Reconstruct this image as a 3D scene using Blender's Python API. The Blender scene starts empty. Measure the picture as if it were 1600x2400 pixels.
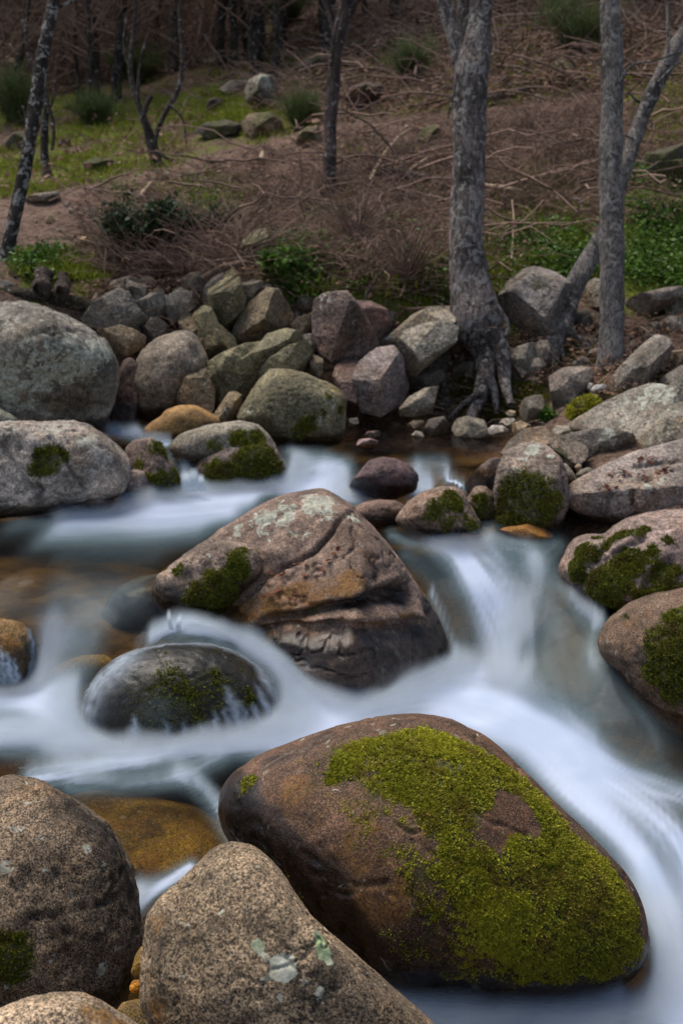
import bpy, math, random
import numpy as np
from mathutils import Vector, kdtree
random.seed(7); RNG = np.random.default_rng(7)
sc = bpy.context.scene
COL = sc.collection
# ------------------------------------------------------------------ camera
H = 2.8; PITCH = 15.0; FPX = 2700.0
cam_d = bpy.data.cameras.new('camera'); cam = bpy.data.objects.new('camera', cam_d); COL.objects.link(cam)
cam.location = (0, 0, H); cam.rotation_euler = (math.radians(90 - PITCH), 0, 0)
cam_d.sensor_fit = 'VERTICAL'; cam_d.sensor_height = 36.0; cam_d.lens = FPX / 2400 * 36.0
cam_d.clip_start = 0.05; cam_d.clip_end = 400
cam_d.dof.use_dof = True; cam_d.dof.focus_distance = 4.3; cam_d.dof.aperture_fstop = 3.4
sc.camera = cam
# ------------------------------------------------------------------ sky, sun, exposure
w = bpy.data.worlds.new('World'); sc.world = w; w.use_nodes = True
SUN_EL, SUN_AZ = 66.0, -50.0          # azimuth clockwise from +Y (the view direction): bright sky high on the left
nt = w.node_tree; bg = nt.nodes['Background']
sky = nt.nodes.new('ShaderNodeTexSky'); sky.sky_type = 'NISHITA'; sky.sun_disc = False
sky.sun_elevation = math.radians(SUN_EL); sky.sun_rotation = math.radians(SUN_AZ)
hs = nt.nodes.new('ShaderNodeHueSaturation'); hs.inputs['Saturation'].default_value = .78      # thin overcast: a greyer sky
nt.links.new(sky.outputs[0], hs.inputs['Color']); nt.links.new(hs.outputs[0], bg.inputs[0]); bg.inputs[1].default_value = 0.082
sd = bpy.data.lights.new('sun', 'SUN'); sun = bpy.data.objects.new('sun', sd); COL.objects.link(sun)
sd.energy = 2.0; sd.angle = math.radians(38); sd.color = (1.0, 0.91, 0.79)
_a = math.radians(SUN_AZ); _e = math.radians(SUN_EL)
sdir = Vector((math.sin(_a) * math.cos(_e), math.cos(_a) * math.cos(_e), math.sin(_e)))
sun.rotation_euler = sdir.to_track_quat('Z', 'Y').to_euler(); sun.location = (-6, 2, 12)
sc.view_settings.view_transform = 'Standard'; sc.view_settings.look = 'None'
sc.view_settings.exposure = 1.08; sc.view_settings.gamma = 1.0
sc.cycles.max_bounces = 7; sc.cycles.transparent_max_bounces = 32; sc.cycles.diffuse_bounces = 3
# ------------------------------------------------------------------ picture <-> place
CP, SP = math.cos(math.radians(PITCH)), math.sin(math.radians(PITCH))
FW = np.array([0, CP, -SP]); UP = np.array([0, SP, CP]); RT = np.array([1.0, 0, 0]); EYE = np.array([0, 0, H])
REG = {'r1': (0, 0, 1.96), 'r2': (800, 0, 1.96), 'r3': (0, 600, 1.96), 'r4': (800, 600, 1.96), 'r5': (0, 1100, 1.96),
       'r6': (800, 1100, 1.96), 'r7': (0, 1700, 1.96), 'r8': (800, 1700, 1.96), 'd': (0, 0, .98), 'n': (0, 0, 1),
       'k': (400, 620, 3.136), 'c': (380, 1130, 2.24), 'm': (1050, 1000, 2.851)}
def nat(reg, x, y):
    ox, oy, s = REG[reg]; return (ox + x / s, oy + y / s)
def pts(reg, s):
    return [nat(reg, *map(float, t.split(','))) for t in s.split()]
def rays(p):
    p = np.asarray(p, float).reshape(-1, 2)
    return FW + ((p[:, 0] - 800) / FPX)[:, None] * RT - ((p[:, 1] - 1200) / FPX)[:, None] * UP
def at_z(p, z):                       # where the ray meets the height z
    r = rays(p); return EYE + r * ((z - H) / r[:, 2])[:, None]
def at_y(p, y):
    r = rays(p); return EYE + r * (y / r[:, 1])[:, None]
def at_d(p, d):
    return EYE + rays(p) * d
def project(V):
    q = V - EYE; d = q @ FW
    return np.stack([800 + FPX * (q @ RT) / d, 1200 - FPX * (q @ UP) / d], 1), d
# ------------------------------------------------------------------ noise
_perm = np.random.default_rng(3).permutation(256); _perm = np.concatenate([_perm, _perm, _perm])
_grad = np.random.default_rng(4).normal(size=(256, 3)); _grad /= np.linalg.norm(_grad, axis=1)[:, None]
def perlin(P):
    P = np.asarray(P, float); i = np.floor(P).astype(int); f = P - i; u = f * f * f * (f * (f * 6 - 15) + 10); i &= 255
    out = np.zeros(len(P))
    for dx in (0, 1):
        for dy in (0, 1):
            for dz in (0, 1):
                h = _perm[_perm[_perm[(i[:, 0] + dx) & 255] + ((i[:, 1] + dy) & 255)] + ((i[:, 2] + dz) & 255)]
                g = _grad[h]; d = f - np.array([dx, dy, dz])
                wgt = (u[:, 0] if dx else 1 - u[:, 0]) * (u[:, 1] if dy else 1 - u[:, 1]) * (u[:, 2] if dz else 1 - u[:, 2])
                out += wgt * (g * d).sum(1)
    return out * 1.5
def fbm(P, octv=4, gain=.5):
    a, s, o = 1.0, 0, np.zeros(len(P))
    for k in range(octv):
        o += a * perlin(P * (2.03 ** k) + 17.3 * k); s += a; a *= gain
    return o / s
def smooth(a, b, x):
    t = np.clip((x - a) / (b - a), 0, 1); return t * t * (3 - 2 * t)
# ------------------------------------------------------------------ objects
def prop(o, label=None, cat=None, group=None, kind=None):
    if label: o['label'] = label
    if cat: o['category'] = cat
    if group: o['group'] = group
    if kind: o['kind'] = kind
    return o
def mesh(name, V, F, mat, parent=None, loc=None, attrs=None, flat=False):
    V = np.asarray(V, float)
    loc = np.zeros(3) if loc is None else np.asarray(loc, float)
    me = bpy.data.meshes.new(name); Vl = (V - loc).astype(np.float32)
    me.vertices.add(len(V)); me.vertices.foreach_set('co', Vl.ravel())
    if isinstance(F, np.ndarray):
        F = [F]
    tot = np.concatenate([np.full(len(a), a.shape[1]) for a in F]).astype(np.int32)
    idx = np.concatenate([a.ravel() for a in F]).astype(np.int32)
    me.loops.add(len(idx)); me.loops.foreach_set('vertex_index', idx)
    me.polygons.add(len(tot)); st = np.zeros(len(tot), np.int32); st[1:] = np.cumsum(tot)[:-1]
    me.polygons.foreach_set('loop_start', st)
    me.update(calc_edges=True); me.validate()
    me.polygons.foreach_set('use_smooth', np.full(len(me.polygons), not flat))
    for k, v in (attrs or {}).items():
        a = me.attributes.new(k, 'FLOAT', 'POINT'); a.data.foreach_set('value', np.asarray(v, np.float32))
    me.materials.append(mat); me.update()
    o = bpy.data.objects.new(name, me); COL.objects.link(o); o.location = loc
    if parent is not None:
        o.parent = parent; o.location = Vector(loc) - parent.location
    return o
def empty(name, loc):
    o = bpy.data.objects.new(name, None); COL.objects.link(o); o.location = loc; o.empty_display_size = .1; return o
def catmull(Pn, n):
    Pn = np.asarray(Pn, float); Q = np.vstack([2 * Pn[0] - Pn[1], Pn, 2 * Pn[-1] - Pn[-2]])
    t = np.linspace(0, len(Pn) - 1, n); i = np.minimum(t.astype(int), len(Pn) - 2); f = (t - i)[:, None]
    a, b, c, d = Q[i], Q[i + 1], Q[i + 2], Q[i + 3]
    return .5 * (2 * b + (c - a) * f + (2 * a - 5 * b + 4 * c - d) * f ** 2 + (3 * b - a - 3 * c + d) * f ** 3)
def tubes(path, rad, sides=3):        # path (N,K,3), rad (N,K) -> verts, quads, caps left open except the tips closed by tiny radius
    path = np.asarray(path, float); rad = np.asarray(rad, float); N, K, _ = path.shape
    T = np.gradient(path, axis=1); T /= np.linalg.norm(T, axis=2)[..., None] + 1e-9
    ref = np.where(np.abs(T[..., 2:3]) > .8, np.array([1.0, 0, 0]), np.array([0, 0, 1.0]))
    ref = ref[:, :1].repeat(K, 1) if K > 2 else ref
    A = np.cross(T, ref); A /= np.linalg.norm(A, axis=2)[..., None] + 1e-9; B = np.cross(T, A)
    th = np.arange(sides) * 2 * math.pi / sides
    V = path[:, :, None, :] + rad[:, :, None, None] * (np.cos(th)[None, None, :, None] * A[:, :, None, :] + np.sin(th)[None, None, :, None] * B[:, :, None, :])
    ii = np.arange(N * K * sides).reshape(N, K, sides)
    a, b = ii[:, :-1], ii[:, 1:]; a2, b2 = np.roll(a, -1, 2), np.roll(b, -1, 2)
    F = np.stack([a, a2, b2, b], -1).reshape(-1, 4)
    return V.reshape(-1, 3), F
def merge(parts):
    Vs, Fs, n = [], [], 0
    for V, F in parts:
        Vs.append(V); Fs.append(F + n); n += len(V)
    return np.vstack(Vs), np.vstack(Fs)
# ------------------------------------------------------------------ materials
class NT:
    def __init__(s, name):
        s.m = bpy.data.materials.new(name); s.m.use_nodes = True; s.t = s.m.node_tree; s.t.nodes.clear()
        s.out = s.t.nodes.new('ShaderNodeOutputMaterial'); s.geo = s.t.nodes.new('ShaderNodeNewGeometry')
    def n(s, typ, **k):
        o = s.t.nodes.new('ShaderNode' + typ)
        for a, b in k.items(): setattr(o, a, b)
        return o
    def put(s, sock, v):
        if hasattr(v, 'links'): s.t.links.new(v, sock)
        elif isinstance(v, (tuple, list)) and len(v) == 3 and sock.type == 'RGBA': sock.default_value = (*v, 1)
        else: sock.default_value = v
    def math(s, op, a, b=0.0, clamp=False):
        o = s.n('Math', operation=op, use_clamp=clamp); s.put(o.inputs[0], a); s.put(o.inputs[1], b); return o.outputs[0]
    def vec(s, scale=(1, 1, 1)):
        o = s.n('Vector' + 'Math', operation='MULTIPLY'); s.put(o.inputs[0], s.geo.outputs['Position']); o.inputs[1].default_value = scale; return o.outputs[0]
    def noise(s, scale, detail=4, rough=.55, vec=None, dist=0):
        o = s.n('TexNoise'); o.inputs['Scale'].default_value = scale; o.inputs['Detail'].default_value = detail
        o.inputs['Roughness'].default_value = rough; o.inputs['Distortion'].default_value = dist
        s.put(o.inputs['Vector'], vec if vec is not None else s.geo.outputs['Position']); return o.outputs['Fac']
    def voro(s, scale, feature='F1', vec=None, out='Distance'):
        o = s.n('TexVoronoi', feature=feature); o.inputs['Scale'].default_value = scale
        s.put(o.inputs['Vector'], vec if vec is not None else s.geo.outputs['Position']); return o.outputs[out]
    def ramp(s, x, a, b, lo=0.0, hi=1.0):
        o = s.n('MapRange', interpolation_type='SMOOTHSTEP'); s.put(o.inputs[0], x)
        for k, v in zip((1, 2, 3, 4), (a, b, lo, hi)): s.put(o.inputs[k], v)
        return o.outputs[0]
    def mix(s, f, a, b, mode='MIX'):
        o = s.n('Mix', data_type='RGBA', blend_type=mode); s.put(o.inputs[0], f); s.put(o.inputs[6], a); s.put(o.inputs[7], b); return o.outputs[2]
    def attr(s, name):
        o = s.n('Attribute', attribute_name=name); return o.outputs['Fac']
    def mul(s, col, f):                # colour times a factor
        o = s.n('Vector' + 'Math', operation='SCALE'); s.put(o.inputs[0], col); s.put(o.inputs['Scale'], f); return o.outputs[0]
    def bump(s, h, strength=.5, dist=.02, normal=None):
        o = s.n('Bump'); o.inputs['Strength'].default_value = strength; o.inputs['Distance'].default_value = dist
        s.put(o.inputs['Height'], h)
        if normal is not None: s.put(o.inputs['Normal'], normal)
        return o.outputs[0]
    def surf(s, col, rough, normal=None, spec=.4, **k):
        o = s.n('BsdfPrincipled'); s.put(o.inputs['Base Color'], col); s.put(o.inputs['Roughness'], rough)
        o.inputs['Specular IOR Level'].default_value = spec if not hasattr(spec, 'links') else .4
        if hasattr(spec, 'links'): s.put(o.inputs['Specular IOR Level'], spec)
        if normal is not None: s.put(o.inputs['Normal'], normal)
        s.t.links.new(o.outputs[0], s.out.inputs[0]); return o

def granite(name, fine=60.0, speck=.5, dark=.35, bumpd=.02, spots=0.0):
    s = NT(name)
    oi = s.n('ObjectInfo'); base = oi.outputs['Color']
    big = s.noise(2.6, 5, .6, dist=.4); mid = s.noise(11, 5, .62)
    c = s.mul(base, s.ramp(big, .3, .72, .50, 1.40))
    c = s.mul(c, s.ramp(mid, .3, .7, .72, 1.28))
    m2 = s.noise(30, 7, .78, dist=1.2); c = s.mul(c, s.ramp(m2, .34, .66, .62, 1.38))
    warm = s.noise(1.9, 3, .6, vec=s.vec((1.3, 1, .8)))
    c = s.mix(s.ramp(warm, .5, .75, 0, .5), c, s.mix(1.0, c, (1.32, .98, .60), 'MULTIPLY'))
    # crystals: pale feldspar and black mica
    f1 = s.noise(fine, 2, .7); f2 = s.noise(fine * 1.7, 2, .65, vec=s.vec((1, 1.1, .9)))
    c = s.mul(c, s.ramp(f1, .34, .66, 1 - speck * .75, 1 + speck * .85))
    c = s.mix(s.ramp(f2, .56, .66, 0, speck), c, s.mul(c, .28))
    v = s.voro(fine * .8)
    c = s.mix(s.ramp(v, .19, .1, 0, speck * .8), c, (.56, .49, .40))
    # dark weathering; on some stones 'dark' also paints shade
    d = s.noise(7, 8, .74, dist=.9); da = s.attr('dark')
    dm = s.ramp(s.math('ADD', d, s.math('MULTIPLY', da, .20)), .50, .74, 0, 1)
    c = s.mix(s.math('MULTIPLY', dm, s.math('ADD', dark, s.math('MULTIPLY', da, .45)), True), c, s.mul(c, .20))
    # lichen: pale crusts
    la = s.attr('lichen'); ln = s.noise(16, 5, .6, dist=.8); ls = s.noise(2.2, 3, .5)
    lm = s.ramp(s.math('ADD', ln, s.math('MULTIPLY', la, .26)), .655, .70)
    sp = s.ramp(s.math('ADD', s.voro(9.0), s.math('MULTIPLY', s.noise(30, 3), .12)), .215 + spots * .05, .185 + spots * .05)
    sp = s.math('MULTIPLY', sp, s.ramp(ls, .5, .6, 0, .75 if spots else .28))
    lm = s.math('MAXIMUM', lm, sp)
    lc = s.mix(s.ramp(s.noise(40, 4), .35, .7), (.24, .25, .19), (.50, .50, .42))
    lc = s.mix(s.attr('tint'), lc, s.mix(s.ramp(s.noise(60, 4), .35, .65), (.16, .24, .11), (.38, .46, .25)))
    c = s.mix(s.math('MULTIPLY', lm, .85), c, lc)
    # rust / algae
    ra = s.attr('rust'); rn = s.noise(7, 5, .65)
    rm = s.ramp(s.math('ADD', s.math('MULTIPLY', ra, .9), s.math('MULTIPLY', s.math('SUBTRACT', rn, .5), 1.3)), .3, .8)
    rc = s.mix(s.ramp(s.noise(fine * .7, 3), .35, .65), (.07, .032, .010), (.27, .125, .022))
    c = s.mix(s.math('MULTIPLY', rm, .85), c, rc)
    # soil and moss stain
    ma = s.attr('moss'); mn = s.noise(9, 6, .7, dist=.5)
    mm = s.ramp(s.math('ADD', ma, s.math('MULTIPLY', s.math('SUBTRACT', mn, .5), 2.2)), .42, .80, 0, .85)
    mc = s.mix(s.ramp(s.noise(fine * .8, 3, .7), .35, .68), (.016, .016, .005), (.085, .090, .012))
    c = s.mix(mm, c, mc)
    # damp band near the water
    wa = s.attr('wet'); wn = s.noise(6, 4, .6)
    wm = s.ramp(s.math('ADD', wa, s.math('MULTIPLY', s.math('SUBTRACT', wn, .5), .8)), .35, .75)
    c = s.mul(c, s.math('SUBTRACT', 1.0, s.math('MULTIPLY', wm, .70)))
    r = s.math('SUBTRACT', .82, s.math('MULTIPLY', s.math('MULTIPLY', wm, s.math('SUBTRACT', 1.0, mm)), .50))
    hgt = s.math('ADD', s.math('MULTIPLY', s.noise(8, 8, .68, dist=.3), 1.0), s.math('MULTIPLY', f1, .16))
    hgt = s.math('ADD', hgt, s.math('MULTIPLY', lm, .04))
    hgt = s.math('ADD', hgt, s.math('MULTIPLY', s.math('MULTIPLY', mm, s.noise(fine, 4, .7)), .5))
    s.surf(c, r, s.bump(hgt, .75, bumpd), .35)
    return s.m
M_ROCK = granite('weathered_granite', 42, .5, .4, .035)
M_FINE = granite('speckled_granite', 125, 1.1, .5, .014)
M_SPOT = granite('spotted_granite', 55, .5, .55, .03, spots=1.0)
M_WETR = granite('stream_granite', 130, .8, .35, .013)

def leafy(name, lo, hi, rough=.7, trans=.25, dead=None):
    s = NT(name); r = s.geo.outputs['Random Per Island']; nz = s.noise(3.0, 4, .6)
    f = s.math('ADD', s.math('MULTIPLY', r, .65), s.ramp(nz, .35, .65, 0, .4), True)
    c = s.mix(f, lo, hi)
    if dead: c = s.mix(s.ramp(s.math('ADD', s.noise(6.0, 5, .7), s.math('MULTIPLY', r, .16)), .58, .72, 0, .8), c, s.mix(r, tuple(.25 * k for k in dead), dead))
    d = s.n('BsdfPrincipled'); s.put(d.inputs['Base Color'], c); d.inputs['Roughness'].default_value = rough; d.inputs['Specular IOR Level'].default_value = .2
    t = s.n('BsdfTranslucent'); s.put(t.inputs[0], c); x = s.n('MixShader'); x.inputs[0].default_value = trans
    s.t.links.new(d.outputs[0], x.inputs[1]); s.t.links.new(t.outputs[0], x.inputs[2]); s.t.links.new(x.outputs[0], s.out.inputs[0])
    return s.m
M_MOSS = leafy('bright_moss', (.085, .090, .010), (.56, .54, .040), dead=(.24, .15, .04))
M_MOSSD = leafy('dark_moss', (.020, .024, .005), (.220, .235, .020), dead=(.13, .085, .025))
M_GRASS = leafy('hill_grass', (.045, .052, .010), (.260, .300, .026))
M_IVY = leafy('ground_ivy', (.018, .034, .008), (.110, .215, .026), .5)
M_BRAM = leafy('bramble_leaves', (.014, .022, .010), (.050, .075, .028), .5)
M_BROOM = leafy('broom_green', (.030, .042, .016), (.120, .160, .050), .7)
M_DRYL = leafy('dead_leaves', (.065, .036, .024), (.320, .195, .130), .8)
M_PINE = leafy('pine_needles', (.008, .014, .006), (.025, .045, .014), .7, .1)
M_TWIG = leafy('dry_twigs', (.050, .032, .025), (.300, .200, .155), .9, 0)
M_PALE = leafy('bleached_wood', (.16, .11, .075), (.40, .29, .20), .8, 0)
def bark(name, c1, c2, lich=.3, sc_=14, stretch=.28):
    s = NT(name); v = s.vec((1, 1, stretch))
    wv = s.n('VectorMath', operation='ADD'); nv = s.n('TexNoise'); nv.inputs['Scale'].default_value = 3.5; s.put(nv.inputs['Vector'], s.geo.outputs['Position']); sv_ = s.n('VectorMath', operation='SCALE'); s.put(sv_.inputs[0], nv.outputs['Color']); sv_.inputs['Scale'].default_value = .10; s.put(wv.inputs[0], v); s.put(wv.inputs[1], sv_.outputs[0]); v = wv.outputs[0]; vo = s.voro(sc_, 'DISTANCE_TO_EDGE', vec=v); n1 = s.noise(sc_ * 1.5, 6, .7, vec=v, dist=.6); n2 = s.noise(2.5, 4)
    f = s.math('ADD', s.ramp(vo, 0, .22, 0, .34), s.ramp(n1, .32, .68, 0, .72), True)
    c = s.mix(f, c1, c2); c = s.mul(c, s.ramp(n2, .32, .68, .42, 1.35))
    l = s.ramp(s.noise(13, 5, .65, dist=.7), .61 - lich * .12, .66 - lich * .1, 0, .85)
    c = s.mix(l, c, (.50, .48, .45)); m = s.ramp(s.math('ADD', s.attr('moss'), s.math('MULTIPLY', s.math('SUBTRACT', s.noise(7, 5), .5), 1.2)), .4, .6)
    c = s.mix(m, c, (.05, .06, .012))
    s.surf(c, .9, s.bump(s.math('ADD', f, s.math('MULTIPLY', n1, .6)), 1.0, .06), .2); return s.m
M_BARK = bark('furrowed_bark', (.030, .024, .022), (.38, .315, .29), .75, 21, .24)
M_BARKG = bark('grey_bark', (.065, .056, .052), (.40, .36, .335), .6, 28, .34)
M_BARKL = bark('lichened_bark', (.025, .02, .017), (.12, .10, .085), .75, 18, .5)
M_BARKD = bark('dark_bark', (.024, .019, .016), (.125, .100, .085), .2, 14)
M_BARKP = bark('pinkish_bark', (.040, .027, .024), (.16, .115, .105), .15, 15)
# ------------------------------------------------------------------ heights: channel, bank and hill
class RBF:                            # linear radial basis: no overshoot, passes through the control points
    def __init__(s, P, z, ky=1.0):
        s.P = np.asarray(P, float) * [1, ky]; s.ky = ky; s.m = np.mean(z); n = len(s.P)
        A = np.sqrt(((s.P[:, None] - s.P[None]) ** 2).sum(2) + .02); s.w = np.linalg.solve(A + np.eye(n) * 1e-6, np.asarray(z) - s.m)
    def __call__(s, x, y):
        Q = np.stack([x, y * s.ky], 1); o = np.empty(len(Q))
        for k in range(0, len(Q), 20000):
            q = Q[k:k + 20000]; o[k:k + 20000] = np.sqrt(((q[:, None] - s.P[None]) ** 2).sum(2) + .02) @ s.w
        return o + s.m
WC = []                               # water surface control points
def wp(reg, x, y, z):
    p = at_z([nat(reg, x, y)], z)[0]; WC.append(p)
for a in [('r3', 500, 805, .76), ('r3', 720, 870, .75), ('r4', 0, 830, .75), ('r4', 700, 850, .75), ('r4', 400, 950, .74), ('r4', 560, 1010, .73), ('r3', 1310, 930, .73),
          ('r3', 840, 940, .73), ('r3', 760, 930, .74), ('r4', -60, 960, .73), ('r4', 100, 930, .74),
          ('r4', 0, 1110, .55), ('r4', 250, 1115, .55), ('r4', 400, 1085, .56), ('r3', 1420, 1070, .56), ('r3', 860, 1085, .55), ('r3', 960, 1075, .55), ('r3', 1200, 1075, .55),
          ('r5', 0, 200, .55), ('r5', 500, 150, .55), ('r5', 1200, 110, .55), ('r5', 300, 320, .55), ('r5', 700, 420, .54), ('r5', 0, 470, .54), ('r5', 420, 540, .53), ('r5', 90, 590, .52),
          ('r6', 220, 270, .54), ('r6', 400, 300, .54), ('r6', 620, 320, .53), ('r6', 860, 330, .53), ('r6', 1000, 330, .53),
          ('r6', 560, 420, .47), ('r6', 620, 560, .36), ('r6', 700, 720, .2), ('r6', 740, 860, .08), ('r6', 330, 420, .47), ('r6', 440, 640, .27), ('r6', 520, 860, .07),
          ('r6', 900, 480, .45), ('r6', 950, 650, .35), ('r6', 1080, 800, .27), ('r6', 980, 950, .15), ('r6', 900, 1090, .05), ('r6', 1250, 900, .27), ('r6', 1300, 1100, .16),
          ('r6', 1450, 1280, .07), ('r6', 1060, 560, .42), ('r6', 1180, 700, .34),
          ('r6', 300, 1000, .05), ('r6', 0, 1000, .07), ('r8', 1100, 300, 0), ('r8', 1400, 600, -.02), ('r8', 1500, 1200, -.06), ('r8', 500, 1300, -.05), ('r8', 1000, 1350, -.06),
          ('r5', 1400, 1150, .05), ('r5', 500, 600, .50), ('r5', 420, 720, .40), ('r5', 250, 850, .24), ('r5', 150, 950, .12), ('r5', 50, 1060, .09), ('r5', 300, 1110, .10),
          ('r5', 680, 800, .40), ('r5', 830, 750, .43), ('r5', 1000, 780, .40), ('r5', 1150, 850, .30), ('r5', 1280, 940, .20), ('r5', 1400, 1040, .10), ('r5', 480, 1180, .06),
          ('r5', 700, 1235, .05), ('r5', 1000, 1235, .05), ('r5', 0, 780, .30), ('r5', -300, 700, .35), ('r5', -300, 1100, .08), ('r5', -500, 300, .55),
          ('r7', 600, 180, .03), ('r7', 900, 150, .03), ('r7', 1000, 300, .0), ('r7', 700, 450, .0), ('r7', 740, 800, -.04), ('r7', 300, 180, .03), ('r7', 0, 100, .05), ('r7', 640, 1290, -.10),
          ('r7', 800, 1400, -.10), ('r7', -400, 300, .0)]:
    wp(*a)
WC = np.array(WC)
water_z = RBF(WC[:, :2], WC[:, 2])
CH = np.array([(-6.5, 1.5), (-6.5, 8.0), (-4.8, 9.4), (-3.6, 10.0), (-3.3, 10.9), (-1.2, 11.2), (0, 11.1), (1.1, 10.75), (1.45, 9.9), (1.35, 8.4), (1.75, 7.4), (2.3, 6.6), (2.9, 5.2), (3.0, 2.5), (2.4, .5), (-4, .3)])
def outside(x, y):                    # metres outside the channel (negative inside)
    q = np.stack([x, y], 1); a = CH; b = np.roll(CH, -1, 0); dmin = np.full(len(q), 1e9); ins = np.zeros(len(q), bool)
    for p0, p1 in zip(a, b):
        e = p1 - p0; t = np.clip(((q - p0) @ e) / (e @ e), 0, 1); dmin = np.minimum(dmin, np.linalg.norm(q - p0 - t[:, None] * e, axis=1))
        c = (p0[1] > q[:, 1]) != (p1[1] > q[:, 1])
        with np.errstate(divide='ignore', invalid='ignore'):
            ins ^= c & (q[:, 0] < (p1[0] - p0[0]) * (q[:, 1] - p0[1]) / (p1[1] - p0[1]) + p0[0])
    return np.where(ins, -dmin, dmin)
HC = []                               # hill control points: (display px, display py, metres away)
for px, py, y in [(0, 640, 12.4), (200, 655, 12.5), (400, 660, 12.5), (560, 640, 12.4), (700, 680, 12.3), (850, 690, 12.2), (1000, 690, 12.3), (1150, 670, 12.6), (1300, 660, 12.9), (1500, 690, 12.9),
                  (-300, 640, 12.4), (1900, 690, 12.6), (2400, 600, 13), (-900, 600, 13),
                  (0, 530, 14.2), (250, 530, 14.2), (500, 540, 13.8), (740, 500, 14.8), (950, 500, 14.6), (1150, 500, 14.8), (1350, 480, 15), (1530, 480, 15),
                  (0, 455, 16), (250, 425, 16.6), (420, 385, 17.5), (600, 335, 18.5), (740, 295, 19.3), (950, 262, 20), (1130, 225, 20.5), (1300, 200, 21), (1450, 175, 21.5), (1568, 150, 22),
                  (0, 440, 18), (250, 410, 18.6), (420, 372, 19.6), (600, 325, 20.5), (-400, 455, 17), (-400, 440, 19),
                  (0, 300, 26), (200, 290, 26), (400, 270, 26), (560, 240, 25), (700, 190, 25), (850, 170, 24.5), (1000, 140, 25), (1200, 100, 25), (1450, 60, 26), (1700, 40, 26),
                  (0, 160, 40), (200, 160, 40), (400, 130, 38), (600, 80, 36), (800, 20, 34), (1000, -30, 33), (1300, -120, 33), (1568, -200, 33), (2000, -200, 33), (-500, 160, 40)]:
    p = at_y([(px / .98, py / .98)], y)[0]; HC.append(p)
HC += [np.array(p) for p in [(-60, 90, 26), (0, 90, 32), (60, 90, 40), (-40, 60, 14), (0, 60, 18), (40, 60, 26), (40, 30, 12), (-40, 30, 6), (20, 15, 3.2), (-20, 14, 2.6),
       (2.4, 10.0, .90), (3.3, 10, 1.15), (2.1, 11.0, 1.0), (3.2, 11.3, 1.35), (2.0, 8.6, .68), (3.0, 8.0, .85), (3.2, 6.8, .7), (3.8, 5, .6), (4.2, 9, 1.3), (6, 7, 1.8), (5, 3, 1.2),
       (8, 4, 2.5), (0, -1, 1.0), (3, 0, .9), (-3, -1, .9), (-8, 6, 1.2), (-8, 10, 1.6), (-6, 11.2, 1.5), (-12, 5, 2), (12, 8, 3.4), (6, 11.5, 2.0), (0, -6, 1.6), (.6, 11.9, 1.15), (-.5, 11.9, 1.5), (-2.5, 11.9, 1.55), (1.3, 11.6, .98), (1.9, 11.9, 1.25)]]
HC = np.array(HC); hill_z = RBF(HC[:, :2], HC[:, 2])
def terrain_raw(x, y):
    s = outside(x, y); near = (np.abs(x) < 9) & (y < 13); bed = np.full(len(x), .3)
    bed[near] = water_z(x[near], y[near]) - .30
    h = hill_z(x, y); off = .55 * smooth(10.3, 11.3, y); t = smooth(-.05 + off, .75 + off, s)
    z = np.where(t < 1, bed * (1 - t) + h * t, h)
    P = np.stack([x, y, np.zeros(len(x))], 1); amp = np.clip(.35 + (y - 12) * .05, .25, 1.6)
    z = z + t * amp * (.16 * fbm(P * .9, 3) + .06 * fbm(P * 3.1 + 9, 3)) + (1 - t) * .04 * fbm(P * 2, 2)
    return z
GX = np.arange(-60, 60.01, .25); GY = np.arange(-8, 92.01, .25)
_xx, _yy = np.meshgrid(GX, GY); GZ = terrain_raw(_xx.ravel(), _yy.ravel()).reshape(_xx.shape)
FX = np.arange(-8, 8.01, .06); FY = np.arange(5.5, 22.01, .06)      # finer near the bank
_xx, _yy = np.meshgrid(FX, FY); FZ = terrain_raw(_xx.ravel(), _yy.ravel()).reshape(_xx.shape)
def _bil(X, Y, Z, x, y):
    dx = X[1] - X[0]; fx = np.clip((x - X[0]) / dx, 0, len(X) - 1.001); fy = np.clip((y - Y[0]) / dx, 0, len(Y) - 1.001)
    i, j = fx.astype(int), fy.astype(int); a, b = fx - i, fy - j
    return Z[j, i] * (1 - a) * (1 - b) + Z[j, i + 1] * a * (1 - b) + Z[j + 1, i] * (1 - a) * b + Z[j + 1, i + 1] * a * b
def ground_z(x, y):
    x = np.asarray(x, float); y = np.asarray(y, float)
    fine = (x > -7.9) & (x < 7.9) & (y > 5.6) & (y < 21.9)
    return np.where(fine, _bil(FX, FY, FZ, x, y), _bil(GX, GY, GZ, x, y))
def hit_ground(p, y0=8.0, y1=85.0):   # where rays meet the ground
    r = rays(p); r = r / r[:, 1:2]; hit = np.full(len(r), np.nan); ys = np.concatenate([np.arange(y0, 24, .06), np.arange(24, y1, .3)])
    prev = np.full(len(r), y0)
    for y in ys:
        q = EYE + r * y; below = q[:, 2] < ground_z(q[:, 0], q[:, 1])
        new = below & np.isnan(hit); hit[new] = y
        if not np.isnan(hit).any(): break
    hit = np.where(np.isnan(hit), y1, hit); q = EYE + r * hit[:, None]; q[:, 2] = ground_z(q[:, 0], q[:, 1]); return q
def hit_water(p):
    r = rays(p); t = (0.3 - H) / r[:, 2]
    for _ in range(25):
        q = EYE + r * t[:, None]; z = water_z(q[:, 0], np.clip(q[:, 1], .5, 14)); t = t * .6 + .4 * (z - H) / r[:, 2]
    q = EYE + r * t[:, None]; q[:, 2] = water_z(q[:, 0], q[:, 1]); return q
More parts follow.
